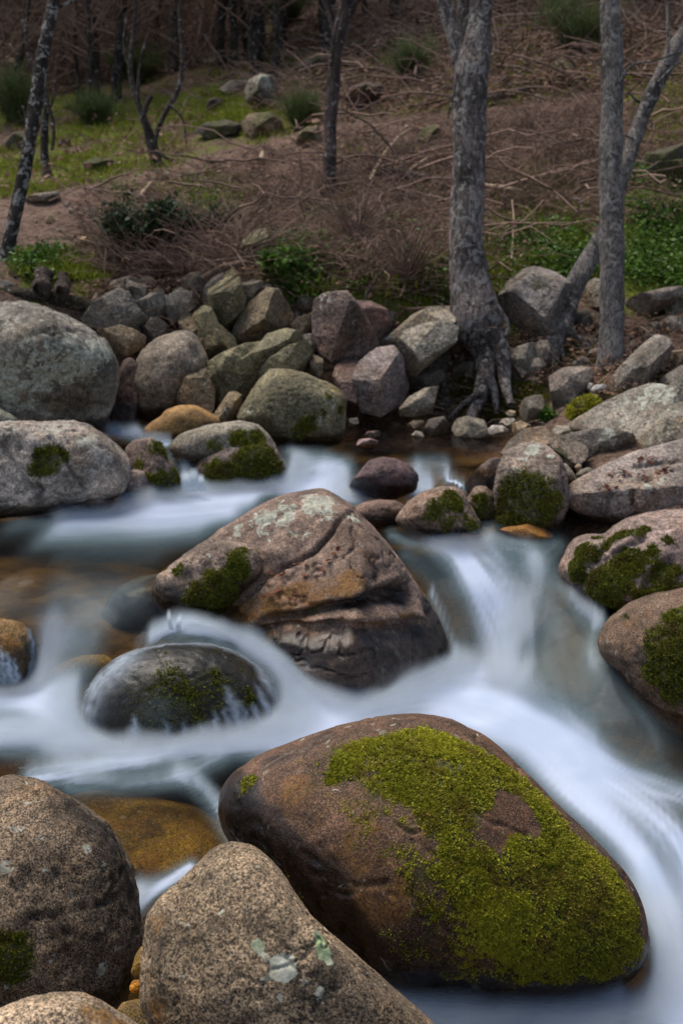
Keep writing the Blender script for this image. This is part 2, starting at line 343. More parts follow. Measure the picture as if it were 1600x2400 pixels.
# ------------------------------------------------------------------ rocks
ICO = {}
def ico(sub):
    if sub not in ICO:
        import bmesh
        bm = bmesh.new(); bmesh.ops.create_icosphere(bm, subdivisions=sub, radius=1)
        V = np.array([v.co[:] for v in bm.verts]); F = np.array([[v.index for v in f.verts] for f in bm.faces]); bm.free(); ICO[sub] = (V, F)
    return ICO[sub]
ROCKPTS = []
ROCKS = {}
def pick(V, p, reach=14):             # nearest surface point to the camera under a picture point
    q, d = project(V); r = np.hypot(q[:, 0] - p[0], q[:, 1] - p[1]); m = r < reach
    if not m.any():
        return V[r.argmin()]
    k = np.where(m)[0]; near = k[d[k] < d[k].min() + .12]; return V[near[r[near].argmin()]]
def picks(V, reg, s, n=40):
    h = np.array([pick(V, p) for p in catmull(np.array(pts(reg, s)), 22)]); return catmull(h, n)
def near(V, h):
    return np.concatenate([np.min(np.linalg.norm(q[:, None] - h[None], axis=2), 1) for q in np.array_split(V, max(1, len(V) * len(h) // 800000))])
def ground_d(p):
    return float((hit_ground([p])[0] - EYE) @ FW)
def rock(label, reg, outline, D, depth=None, base=None, n=2.3, sub=5, cuts=(), fac=0, seed=1, rough=1.0, color=(.2, .18, .16), mat=None, moss=(), lichen=(),
         rust=(), dark=(), wet=(), cracks=(), bumps=(), soft=4.0, wetline=None, tuft=0, tufts=.02, name='boulder', cat='boulder', group=None, tmat=None, mossall=0, lichall=0, rustall=0, crisp=.05, lean=0, grow_=1.0, cutr=(.52, .84), tint=()):
    out = np.array(pts(reg, outline)); out = out.mean(0) + (out - out.mean(0)) * grow_; rs = np.random.default_rng(seed)
    c2 = (out.min(0) + out.max(0)) / 2 * .5 + out.mean(0) * .5
    if depth == 'ground':
        k_ = out[:, 1].argmax(); depth = ground_d((out[:, 0].mean(), out[k_, 1] - 4)) + D * .25
    if base is not None:
        b = at_z([nat(reg, base[0], base[1])], base[2])[0]; depth = (b - EYE) @ FW + D * .55
    C = at_d([c2], depth)[0]; wv = EYE - C; wv = wv / np.linalg.norm(wv); r = np.cross([0, 0, 1.0], wv); r /= np.linalg.norm(r); u = np.cross(wv, r)
    ray = rays(out); t = ((C - EYE) @ wv) / (ray @ wv); Q = EYE + ray * t[:, None] - C; poly = np.stack([Q @ r, Q @ u], 1)
    th = np.linspace(-math.pi, math.pi, 721)[:-1]; R = np.zeros(720); dirs = np.stack([np.cos(th), np.sin(th)], 1)
    for a, b in zip(poly, np.roll(poly, -1, 0)):
        e = b - a; den = dirs[:, 0] * e[1] - dirs[:, 1] * e[0]
        with np.errstate(divide='ignore', invalid='ignore'):
            tt = (a[0] * e[1] - a[1] * e[0]) / den; ss = (a[0] * dirs[:, 1] - a[1] * dirs[:, 0]) / den
        R = np.where((ss >= -1e-6) & (ss <= 1 + 1e-6) & (tt > 0), np.maximum(R, np.nan_to_num(tt)), R)
    R = np.where(R <= 0, np.median(R), R)
    if soft > 0:
        k = np.exp(-.5 * (np.arange(-40, 41) / (soft * 2)) ** 2); k /= k.sum(); R = np.convolve(np.concatenate([R[-40:], R, R[:40]]), k, 'valid')
    size = float(np.mean(R)); I, F = ico(sub); a, b, cc = I[:, 0], I[:, 1], I[:, 2]; rho = np.hypot(a, b)
    Rt = np.interp(np.arctan2(b, a), np.append(th, math.pi), np.append(R, R[0]))
    Re = size * (1 - smooth(0, .8, rho)) + Rt * smooth(0, .8, rho)
    s = (rho ** n + np.abs(cc) ** n + 1e-12) ** (-1 / n)
    L = np.stack([a * s * Re, b * s * Re, cc * s * D], 1)
    L[:, 2] -= lean * L[:, 1]
    V = L[:, :1] * r + L[:, 1:2] * u + L[:, 2:] * wv
    B = np.stack([r, u, wv])
    allc = [(np.array(c[:3], float) / np.linalg.norm(c[:3]), c[3]) for c in cuts]
    for k in range(fac):
        v = rs.normal(size=3); v[2] = abs(v[2]) * .8 + .30; v /= np.linalg.norm(v); allc.append((v @ B, rs.uniform(*cutr)))
    for nn, fr in allc:
        pr = V @ nn; h = fr * pr.max(); k = size * crisp; e = k * np.logaddexp(0, (pr - h) / k); V = V - nn * (e * .95)[:, None]
    nrm = V / (np.linalg.norm(V, axis=1)[:, None] + 1e-9); o = rs.uniform(0, 90, 3)
    inner = .35 + .65 * smooth(.98, .6, rho)          # the outline keeps its traced shape, faces get more relief
    dis = size * rough * (.10 * fbm(V * (1.1 / size) + o, 2) * inner + .045 * fbm(V * (3.2 / size) + o, 3) + .022 * fbm(V * (9 / size) + o, 3))
    rid = np.abs(fbm(V * (2.2 / size) * [1, 1, 1.8] + o + 5, 3)); dis -= size * rough * .055 * smooth(.05, 0, rid)
    V = V + nrm * dis[:, None] + C
    for bx, by, br, bh in bumps:
        p = nat(reg, bx, by); h = pick(V, p); d = (h - EYE) @ FW; rm = br / REG[reg][2] * d / FPX
        V = V + nrm * (bh * np.exp(-(np.linalg.norm(V - h, axis=1) / rm) ** 2 * 1.5))[:, None]
    for cr in cracks:                 # (points, width in metres, depth in metres)
        d = near(V, picks(V, reg, cr[0], 60))
        V = V - nrm * (cr[2] * np.exp(-(d / cr[1]) ** 2))[:, None]
    at = {k: np.zeros(len(V)) for k in ('moss', 'lichen', 'rust', 'dark', 'wet', 'tint')}
    at['moss'] += mossall; at['lichen'] += lichall; at['rust'] += rustall
    for key, blobs in (('moss', moss), ('lichen', lichen), ('rust', rust), ('dark', dark), ('wet', wet), ('tint', tint)):
        for bl in blobs:
            hs = picks(V, reg, bl[0]) if isinstance(bl[0], str) else pick(V, nat(reg, bl[0], bl[1]))[None]
            br_, bv = (bl[1], bl[2]) if isinstance(bl[0], str) else (bl[2], bl[3] if len(bl) > 3 else 1.0)
            rm = br_ / REG[reg][2] * ((hs - EYE) @ FW).mean() / FPX * (1.22 if key == 'moss' and sub < 7 else 1); val = bv * smooth(*((1.75, .15) if key == 'moss' and sub == 7 else (1.35, .35)), near(V, hs) / rm * (1 + .35 * fbm(V / rm * .8, 2)))
            at[key] = np.maximum(at[key], val) if val.max() > 0 else np.minimum(at[key], at[key] + val)
    if wetline is not None:
        at['wet'] = np.maximum(at['wet'], smooth(wetline + .22, wetline + .03, V[:, 2]))
    loc = np.array([C[0], C[1], V[:, 2].min()])
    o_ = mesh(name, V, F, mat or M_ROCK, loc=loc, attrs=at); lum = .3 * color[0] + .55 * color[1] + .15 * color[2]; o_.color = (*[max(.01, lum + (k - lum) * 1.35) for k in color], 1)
    prop(o_, label, cat, group)
    if tuft:
        grow(o_, V, F, at['moss'], tuft, tufts, tmat or M_MOSSD, rs, loc)
    ROCKPTS.append(V); ROCKS[label] = (o_, V)
    return o_
def grow(parent, V, F, m, num, size, mat, rs, loc, name='moss'):       # moss: many small leaf tips standing on the mossy part of the stone
    tri = V[F]; cr = np.cross(tri[:, 1] - tri[:, 0], tri[:, 2] - tri[:, 0]); A = np.linalg.norm(cr, axis=1); cen = tri.mean(1)
    nz = fbm(cen * 8.0, 5, .65) * 1.3; mf = m[F].mean(1) * 1.25 + nz * .75 ; pr = A * smooth(.12, 1.10, mf) ** 1.7 * (.22 + .78 * smooth(-.22, .22, perlin(cen * 6.5 + 3) + .6 * perlin(cen * 15))) * (.10 + smooth(-.12, .25, perlin(cen * (.55 / size)) + .5 * perlin(cen * (1.2 / size))))
    fn = cr / A[:, None]; pr = pr * ((EYE - cen) * fn).sum(1).clip(-.25, 1.2).__add__(.25).clip(0)   # the far side, seen by nobody, grows thinner
    if pr.sum() <= 0: return
    k = rs.choice(len(F), num, p=pr / pr.sum()); uv = rs.random((num, 2)); fl = uv.sum(1) > 1; uv[fl] = 1 - uv[fl]
    P = tri[k, 0] + uv[:, :1] * (tri[k, 1] - tri[k, 0]) + uv[:, 1:] * (tri[k, 2] - tri[k, 0]); N = fn[k]
    Vs, Fs = [], []
    for j in range(3):
        a = rs.normal(size=(num, 3)); T = np.cross(N, a); T /= np.linalg.norm(T, axis=1)[:, None]
        d = N * rs.uniform(.25, .9, (num, 1)) + np.cross(N, T) * rs.normal(0, .8, (num, 1)); d /= np.linalg.norm(d, axis=1)[:, None]
        s = (size * rs.uniform(.5, 1.3, num) * (.45 + .6 * smooth(.35, 1.0, mf[k])))[:, None]; b = P + a * size * .25 - N * size * .2
        Vs.append(np.stack([b - T * s * .38, b + T * s * .38, b + d * s], 1))
    X = np.stack(Vs, 1).reshape(-1, 3); f = np.arange(len(X)).reshape(-1, 3)
    o = mesh(name, X, f, mat, parent=parent, loc=loc, flat=True); o['kind'] = 'stuff'
# ------------------------------------------------------------------ the rocks of the stream and its banks
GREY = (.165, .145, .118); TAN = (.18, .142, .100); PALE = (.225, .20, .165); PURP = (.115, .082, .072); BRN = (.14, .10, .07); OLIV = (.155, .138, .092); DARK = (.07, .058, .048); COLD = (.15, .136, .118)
# --- foreground
rock('huge rounded boulder in the foreground, its right half covered in bright green moss', 'd',
     '500,1850 525,1785 600,1738 720,1688 830,1655 950,1641 1030,1653 1100,1688 1160,1733 1222,1795 1290,1862 1352,1922 1420,1988 1462,2055 1486,2140 1488,2195 1450,2250 1380,2285 1250,2305 1100,2295 960,2285 840,2260 740,2170 640,2070 550,1960 510,1900',
     .62, base=(870, 2262, -.04), n=2.15, sub=7, seed=3, rough=.34, color=(.092, .057, .040), mat=M_WETR, soft=3,
     moss=[('790,1752 880,1722 980,1705 1070,1738 1150,1780 1215,1835', 62, .95), ('900,1775 1000,1800 1100,1810', 70, 1.1), ('960,1790 1010,1850 1060,1900 1080,1960', 66, .95), ('1230,1850 1300,1930 1380,2020 1430,2100', 70, 1.0), ('1110,1990 1200,2010 1290,2060 1380,2140', 110, 1.2), ('1060,2010 1130,2120 1220,2220', 80, .8), ('1200,2130 1330,2180 1420,2190', 85, 1.05), ('1180,2230 1290,2240', 55, .75), ('760,1800 860,1850 930,1960 1000,2060', 100, .42), ('700,1790 800,1760', 50, .35), ('960,2160 1080,2220', 80, .38), (570, 1800, 35, .5), (1190, 1870, 46, -.9), (1130, 1925, 46, -.9)],
     rust=[(880, 2050, 150, .55), (760, 1900, 120, .5), (680, 1830, 80, .62), (900, 1920, 100, .42), (950, 2130, 110, .42), (1140, 1925, 50, .45)], dark=[('530,1850 600,1960 700,2080 800,2190', 95, 1.1), ('880,2200 1000,2260 1120,2270', 60, .9), ('720,1960 850,2090', 70, .45)],
     wet=[('520,1830 600,1930 700,2040 820,2150', 110, .9), ('620,1750 740,1700', 50, .6), ('900,2180 1050,2250', 70, .6)], wetline=.02, tuft=105000, tufts=.0102, tmat=M_MOSS)
rock('large brown boulder at the left edge of the foreground, dark and pitted with faint lichen', 'r7',
     '-330,560 -140,300 0,245 80,229 180,250 300,312 400,372 490,450 560,560 608,680 638,850 655,950 640,1060 600,1190 560,1300 420,1430 100,1480 -250,1440 -400,1000',
     .40, base=(560, 1300, -.04), n=2.3, sub=6, seed=11, rough=.8, color=(.142, .108, .078), mat=M_FINE, soft=3, wetline=-.02,
     lichen=[(440, 1130, 45, .75), (270, 1030, 40, .6), (540, 1040, 35, .7), (210, 1080, 40, .5), (560, 1170, 35, .6), (20, 650, 50, .6), (480, 930, 16, .8), (400, 570, 26, .7), (330, 780, 36, .45), (70, 470, 30, .5), (300, 345, 16, .8), (150, 310, 20, .6)],
     moss=[(20, 1060, 120)], dark=[('300,330 450,450 560,600 600,720', 110, .95), ('420,480 500,620 540,760', 60, .6), (350, 960, 190, .85), (150, 900, 110, .6), (560, 1150, 90, .6), (60, 520, 70, .4), (200, 480, 60, .4)], rust=[(560, 1240, 60, .4), (300, 560, 60, .25)], tuft=2600, tufts=.010)  # first dark stroke paints the shade of its right side
rock('cone shaped speckled boulder at the bottom of the picture with two round lichen spots', 'r7',
     '640,1250 668,880 740,790 850,690 950,600 1010,556 1090,538 1160,550 1230,600 1290,672 1350,765 1420,860 1500,940 1568,1000 1700,1110 1820,1222 1900,1292 2010,1385 2150,1560 1500,1700 900,1600 700,1420',
     .36, depth=3.42, n=2.2, sub=7, seed=21, rough=.6, color=(.205, .158, .112), mat=M_FINE, soft=2.5,
     lichen=[(1303, 1120, 66, 2.0), (1485, 1030, 46, 2.0), (1460, 980, 36, 2.0), (1505, 1075, 24, 1.8), (1180, 1010, 34, .75), (1010, 850, 26, .6), (1290, 1250, 30, .7), (1020, 605, 22, .8), (1380, 1180, 30, .6), (1120, 1200, 26, .6), (980, 950, 20, .6), (1460, 1230, 30, .6)], tint=[(1480, 1020, 90, 1.0), (1180, 1010, 60, .6)], rust=[(730, 900, 90, .5), (690, 1150, 70, .4), (900, 700, 60, .3), (720, 1300, 80, .55)], dark=[(860, 1040, 90, .7), ('1180,640 1300,800 1420,960', 60, .45), (1480, 1200, 190, .85), (1330, 960, 110, .6), (740, 980, 70, .8), (1180, 900, 90, .6), (720, 1250, 90, .8), (1100, 1300, 120, .5)],  # right-hand dark strokes paint the side turned from the light
     wetline=-.2)
rock('pale speckled stone in the bottom left corner with yellow moss along its side', 'r7',
     '-150,1480 -100,1345 0,1302 120,1252 250,1228 380,1230 480,1272 560,1322 640,1375 720,1470 600,1600 0,1620',
     .22, depth=3.05, n=2.3, sub=6, seed=5, rough=.6, color=(.29, .225, .165), mat=M_FINE, moss=[(430, 1345, 110, .45)], rust=[(450, 1350, 130, .8), (560, 1370, 60, .8)])
rock('small round golden pebble wedged in the dark gap between the two foreground boulders', 'r7', '595,1200 610,1172 640,1168 658,1190 650,1222 620,1232 598,1222', .022, depth=3.55, sub=4, color=(.26, .14, .03), mat=M_WETR, name='pebble', cat='pebble', rustall=.4)
rock('dark golden stone standing in the crevice above the small golden pebble', 'r7', '600,1140 620,1060 650,1010 680,1040 690,1110 670,1160 630,1170', .05, depth=3.66, sub=4, color=(.13, .085, .03), mat=M_WETR, name='stone', cat='stone', rustall=.3)
rock('submerged yellow stone at the bottom edge beside the cone shaped boulder', 'r7', '520,1330 560,1272 640,1255 740,1290 860,1350 920,1420 700,1480 540,1440', .07, depth=3.50, sub=4, color=(.12, .085, .04), mat=M_WETR, name='stone', cat='stone', rustall=.25)
# --- in the lower stream
rock('golden brown boulder under clear water behind the two foreground boulders', 'r7', '230,420 300,320 400,290 560,300 760,335 900,370 1010,440 1090,530 1040,640 880,740 680,770 560,720 420,560',
     .30, base=(700, 740, -.44), n=2.5, sub=6, seed=31, rough=.5, color=(.15, .105, .035), mat=M_WETR, rustall=.45, dark=[(700, 500, 90, .8), (600, 640, 70, .7), (600, 430, 50, .5)], lean=.9)
rock('orange speckled rock rising from the flow at the left edge above the foreground boulder', 'r7', '-120,250 -60,180 30,145 130,127 230,122 330,140 420,180 400,240 250,280 0,290', .22, base=(250, 235, -.12), n=2.2, sub=5, seed=32, rough=.6, color=(.19, .105, .035), mat=M_WETR, rustall=.35, dark=[(290, 160, 60, .6)])
rock('dark mossy dome of rock with water sliding over it in the centre left', 'r5', '370,1160 385,1040 440,950 520,880 620,835 780,803 950,803 1080,840 1180,905 1260,990 1310,1100 1310,1240 1150,1330 700,1340 440,1300',
     .42, base=(800, 1215, .0), n=2.2, sub=6, seed=41, rough=.45, color=(.050, .044, .032), mossall=.25, mat=M_WETR, moss=[(820, 1050, 170, .75), (1000, 1010, 110, .7), (700, 1090, 110, .6), (620, 1130, 60, .6), (1120, 1060, 90, .6)], rust=[(1130, 930, 80, .45), (1230, 980, 50, .45), (540, 1180, 40, .35)], wetline=.4, tuft=4200, tufts=.012)
rock('golden mossy rock at the left edge with water dripping down its front', 'r5', '-190,900 -120,730 -20,682 80,690 140,728 165,800 155,900 120,1010 -60,1060 -190,1020', .26, base=(90, 970, .12), n=2.2, sub=5, seed=42, color=(.13, .085, .045), mat=M_WETR, rust=[(40, 800, 70, .8), (100, 720, 50, .5), (60, 880, 60, .8)], moss=[(20, 760, 60, .4)], wetline=.2)
rock('flat yellow stone under the water left of the dark mossy dome', 'r5', '215,940 280,890 380,852 500,846 570,872 560,960 430,1010 290,1010', .2, base=(390, 970, .04), n=2.3, sub=5, seed=43, rough=.4, color=(.33, .235, .085), mat=M_WETR, rustall=.15)
rock('reddish submerged rock in the foam at the foot of the big central boulder', 'r6', '110,985 150,920 230,895 310,910 350,960 310,1030 160,1050', .14, base=(230, 1000, -.06), n=2.2, sub=4, seed=44, color=(.17, .10, .07), mat=M_WETR, wetline=.1)
rock('broad dark slab under a thin veil of water right of the main cascade', 'r6', '760,960 830,780 960,650 1100,600 1260,640 1380,780 1500,1000 1680,1120 1720,1340 1500,1380 1250,1320 1000,1180 850,1070',
     .42, base=(1050, 1130, -.16), n=2.4, sub=6, seed=45, rough=.35, color=(.075, .058, .052), mat=M_WETR, wetline=.5, lean=.7, rust=[(1250, 900, 60, .4)], moss=[(1420, 1100, 90, .3)])
# --- the big central boulder and its neighbours
rock('big central boulder with pale lichen on its peak and dark ledges below', 'c',
     '150,560 200,330 300,245 420,170 540,95 650,45 760,24 850,22 900,45 960,85 1010,120 1060,180 1110,225 1170,300 1240,385 1310,490 1390,610 1460,740 1505,860 1510,960 1440,1080 1150,1130 800,1110 520,1010 350,880 230,760',
     .62, base=(850, 985, .06), n=2.5, sub=7, seed=52, rough=.55, color=(.185, .137, .112), mat=M_WETR, soft=2.0, lean=.45, crisp=.03,
     cuts=[(.75, -.62, .42, .66), (-.35, -.72, .62, .62)],
     lichen=[(800, 100, 120, 1.0), (640, 160, 110, .85), (520, 190, 90, .9), (400, 260, 60, .8), (880, 160, 60, .9), (1000, 185, 48, 1.3), (560, 260, 80, .5), (700, 240, 90, .35)],
     dark=[('600,715 760,690 900,655 1060,630 1200,620 1290,640', 46, 1.0), ('1060,600 1160,560 1260,570', 60, .95), ('520,800 660,785 780,795 890,770', 42, .95), ('980,800 1120,790 1310,780', 70, .9), ('560,850 700,860 860,890 1000,900', 80, .9), ('600,880 760,890 900,930 1100,940 1350,900', 100, .9), ('1430,640 1480,800 1490,900', 40, .6), ('930,190 880,280 800,370 650,440 500,560', 22, .8), (690, 370, 40, .5), (720, 300, 100, .2), (430, 900, 120, .8)],  # bands under the ledges paint their shade; the lower dark is wet rock
     rust=[('420,690 560,640 720,590 860,560 1000,530', 105, .80), (420, 700, 120, .62), (1100, 420, 140, .4), ('940,715 1060,740 1200,720 1320,700', 34, .7), ('440,760 620,740 780,730', 36, .6), (900, 450, 120, .35), (1300, 560, 90, .3)],
     moss=[(1450, 820, 60, .45), (1440, 760, 40, .4), (860, 840, 70, .42), (780, 690, 60, .35), (1290, 460, 30, .4)], wet=[('620,900 900,880 1150,880 1350,860', 130, .95), ('1000,640 1250,620', 70, .7), ('1400,650 1470,850', 70, .9)], wetline=.16,
     cracks=[('1000,150 940,190 890,270 820,350 740,400 640,450 540,510 450,590 380,650 310,720', .014, .06), ('1120,500 1080,570 1050,640', .02, .03), ('960,705 900,770', .012, .02),
             ('470,715 620,690 780,660 930,615 1040,585 1120,530 1230,500', .03, -.035), ('560,735 700,715 860,675 1020,640 1160,600 1280,610', .045, .10), ('1120,590 1220,560 1290,600', .06, .08), ('440,760 600,740 780,725 930,700 1060,725 1200,705 1330,690', .028, -.05),
             ('500,800 650,780 790,795 890,770', .05, .10), ('960,790 1100,770 1320,760', .06, .07), ('520,835 640,830 760,860 900,880 960,850', .035, -.018), ('1330,640 1380,760 1420,900', .03, -.03)],
     bumps=[(620, 375, 60, .04), (560, 400, 60, .03), (850, 610, 260, .02)])
rock('low brown lobe of rock with dark moss at the left of the central boulder', 'c',
     '-30,490 5,470 60,420 150,360 250,315 340,305 430,318 500,345 535,395 545,450 520,510 460,560 380,640 320,700 240,745 140,760 40,740 -40,650 -60,550',
     .34, base=(230, 735, .34), n=2.5, sub=6, seed=53, rough=.9, color=(.18, .14, .115), mat=M_WETR, soft=2,
     moss=[(300, 560, 110), (200, 600, 90), (250, 670, 80), (400, 400, 60, .8), (400, 470, 70, .8), (440, 360, 36, .7), (80, 460, 36, .9), (20, 450, 24, .8), (360, 620, 60, .7)], dark=[(500, 400, 50, .7), (460, 500, 60, .6), (150, 440, 40, .4)],
     bumps=[(230, 330, 90, .03), (250, 470, 60, -.05), (120, 500, 70, -.06), (270, 490, 50, .05)], wet=[(60, 640, 90, .8)], wetline=.5, tuft=7500, tufts=.014)
rock('dark wet ledge under sheeting water below the mossy lobe', 'c', '-330,700 -250,560 -120,500 40,480 150,560 160,700 100,800 -60,820 -250,800', .4, base=(-60, 800, .17), n=2.4, sub=5, seed=54, rough=.7, color=(.05, .040, .030), mossall=.22, mat=M_WETR, moss=[(60, 620, 70, .4)], wetline=.8)
# --- the far left
rock('huge rounded boulder at the left edge blotched with black and white lichen', 'r3', '-280,640 -230,420 -140,280 0,218 110,209 220,235 330,285 430,342 500,397 540,470 547,550 527,650 500,750 460,840 200,900 -150,880',
     .85, depth=10.7, n=2.5, sub=6, seed=61, rough=.9, color=(.19, .175, .15), mat=M_SPOT, wetline=.78, cuts=[(.25, -.8, -.35, .72)],
     lichen=[('470,420 400,480 300,520 200,560', 90, 1.0), (220, 470, 120, .75), (60, 620, 120, .85), (20, 560, 90, .9), (120, 420, 120, .55), (330, 420, 80, .7)], dark=[(250, 310, 110, .75), (120, 260, 130, .6), (80, 500, 120, .5), (250, 640, 120, .55), (350, 700, 150, .5), (490, 460, 50, .5), (180, 560, 100, .45)], moss=[(60, 232, 60, .4)])
rock('whitish cracked boulder with a patch of moss at the left edge of the pool', 'r3', '-260,1000 -170,820 -60,770 30,760 110,757 215,765 330,757 420,777 500,832 560,885 592,935 600,1000 585,1070 545,1115 440,1135 330,1155 200,1185 0,1205 -200,1215',
     .55, base=(200, 1180, .55), n=2.6, sub=6, seed=62, rough=1.1, color=(.30, .265, .235), mat=M_SPOT, wetline=.52, cuts=[(-.1, -.85, .2, .8)],
     lichen=[(60, 790, 80, .5), (440, 850, 100, .6), (270, 790, 90, .55), (450, 950, 80, .55), (180, 860, 80, .3)], moss=[(215, 950, 70, 1.0), (265, 920, 50, 1.0), (160, 975, 40, .8)], dark=[(190, 1060, 60, .5), (40, 850, 60, .5)],
     cracks=[('10,880 60,960 110,1030 160,1090 190,1150', .02, .05), ('60,1040 180,1070 330,1110', .014, .035), ('235,830 300,930 350,1010 395,1075', .018, .04)], tuft=900, tufts=.02)
rock('small smooth lobe of rock at the right foot of the whitish boulder', 'r3', '535,1085 565,1015 610,980 665,982 692,1025 680,1085 620,1115 560,1115', .16, base=(610, 1108, .55), sub=4, seed=63, color=(.21, .175, .16), wetline=.5)
rock('low flat stone at the waterline in front of the whitish boulder', 'r3', '280,1160 335,1110 415,1085 490,1080 535,1112 515,1160 420,1185 310,1185', .14, base=(400, 1165, .55), sub=4, seed=64, fac=2, color=(.22, .18, .17), wetline=.5)
rock('stepped brown rock with moss between the whitish boulder and the little waterfall', 'r3', '565,880 615,842 700,833 750,868 772,925 805,965 825,1010 835,1080 790,1108 660,1118 640,1065 600,970', .28, base=(740, 1098, .55), n=3, sub=5, seed=65, fac=3, color=(.13, .10, .085), moss=[(760, 1060, 85), (690, 1070, 60), (735, 880, 50, .9), (640, 960, 40, .8)], wetline=.58, tuft=2200, tufts=.02)
rock('long grey topped rock at the head of the little waterfall', 'r3', '760,890 830,817 950,776 1100,756 1190,775 1245,832 1285,910 1220,980 1000,970 850,935', .3, base=(1000, 955, .72), n=2.5, sub=5, seed=66, color=(.20, .18, .15), mat=M_SPOT, moss=[(1180, 850, 60, .9), (1090, 830, 45, .8), (990, 870, 40, .7)], wetline=.7, tuft=1500, tufts=.02)
rock('block hung with deep green moss right of the little waterfall', 'r3', '875,985 945,907 1060,862 1140,848 1240,850 1290,920 1332,1000 1290,1058 1150,1075 960,1068 920,1030', .32, base=(1100, 1058, .55), n=2.8, sub=6, seed=67, color=(.17, .135, .12), moss=[(1150, 1000, 110), (1230, 960, 90), (1040, 1020, 90), (1180, 880, 60), (970, 1030, 50, .8), (1270, 1030, 50, .6)], wetline=.55, tuft=6000, tufts=.022)
rock('smooth orange rock in the upper pool behind the grey topped rock', 'r3', '650,810 690,765 735,740 760,707 830,684 900,686 970,720 1035,757 1020,830 900,870 780,870 660,850', .26, base=(800, 838, .75), n=2.2, sub=5, seed=68, rough=.5, color=(.26, .165, .085), mat=M_WETR, rust=[(740, 800, 70, .45)], wetline=.7)
rock('pale sliver of rock at the left edge between the two big boulders', 'r3', '-120,760 -40,710 0,700 50,725 95,755 60,800 -80,800', .2, depth=9.9, sub=4, seed=69, color=(.26, .26, .22))
# --- the far bank, left of the middle
rock('big smooth grey olive boulder standing at the edge of the upper pool', 'k', '470,1140 555,985 655,845 740,762 860,770 1000,800 1090,850 1175,880 1250,920 1290,985 1280,1120 1268,1310 1150,1350 900,1370 770,1330 700,1250 600,1190 500,1160',
     .55, base=(1000, 1320, .75), n=2.3, sub=6, seed=71, rough=.7, color=OLIV, wetline=.72, moss=[(1010, 1180, 90, .75), (960, 1250, 80, .7), (1130, 1120, 60, .55), (1150, 980, 50, .5), (1200, 900, 60, .3), (1240, 1060, 40, .6)], lichen=[(1180, 1010, 80, .5), (1120, 1130, 60, .5), (580, 1030, 80, .4)], dark=[(880, 1050, 180, .3)], tuft=1100, tufts=.02)
rock('rounded grey boulder in the middle of the stone bank above the orange rock', 'r3', '600,560 640,450 690,400 760,360 840,338 900,360 935,430 965,485 920,570 840,650 820,740 700,770 620,740 605,640', .5, depth=11.35, n=2.4, sub=5, seed=72, color=(.185, .155, .125), wetline=.8, dark=[(720, 680, 90, .5)])
rock('dark purplish column of rock beside the huge blotched boulder', 'r3', '505,760 510,690 540,600 560,480 600,462 640,500 645,640 640,780 560,830 510,810', .25, depth=11.15, n=2.8, sub=5, seed=73, fac=2, color=PURP, dark=[(560, 680, 70, .6)], wetline=.85, rust=[(610, 560, 30, .5)])
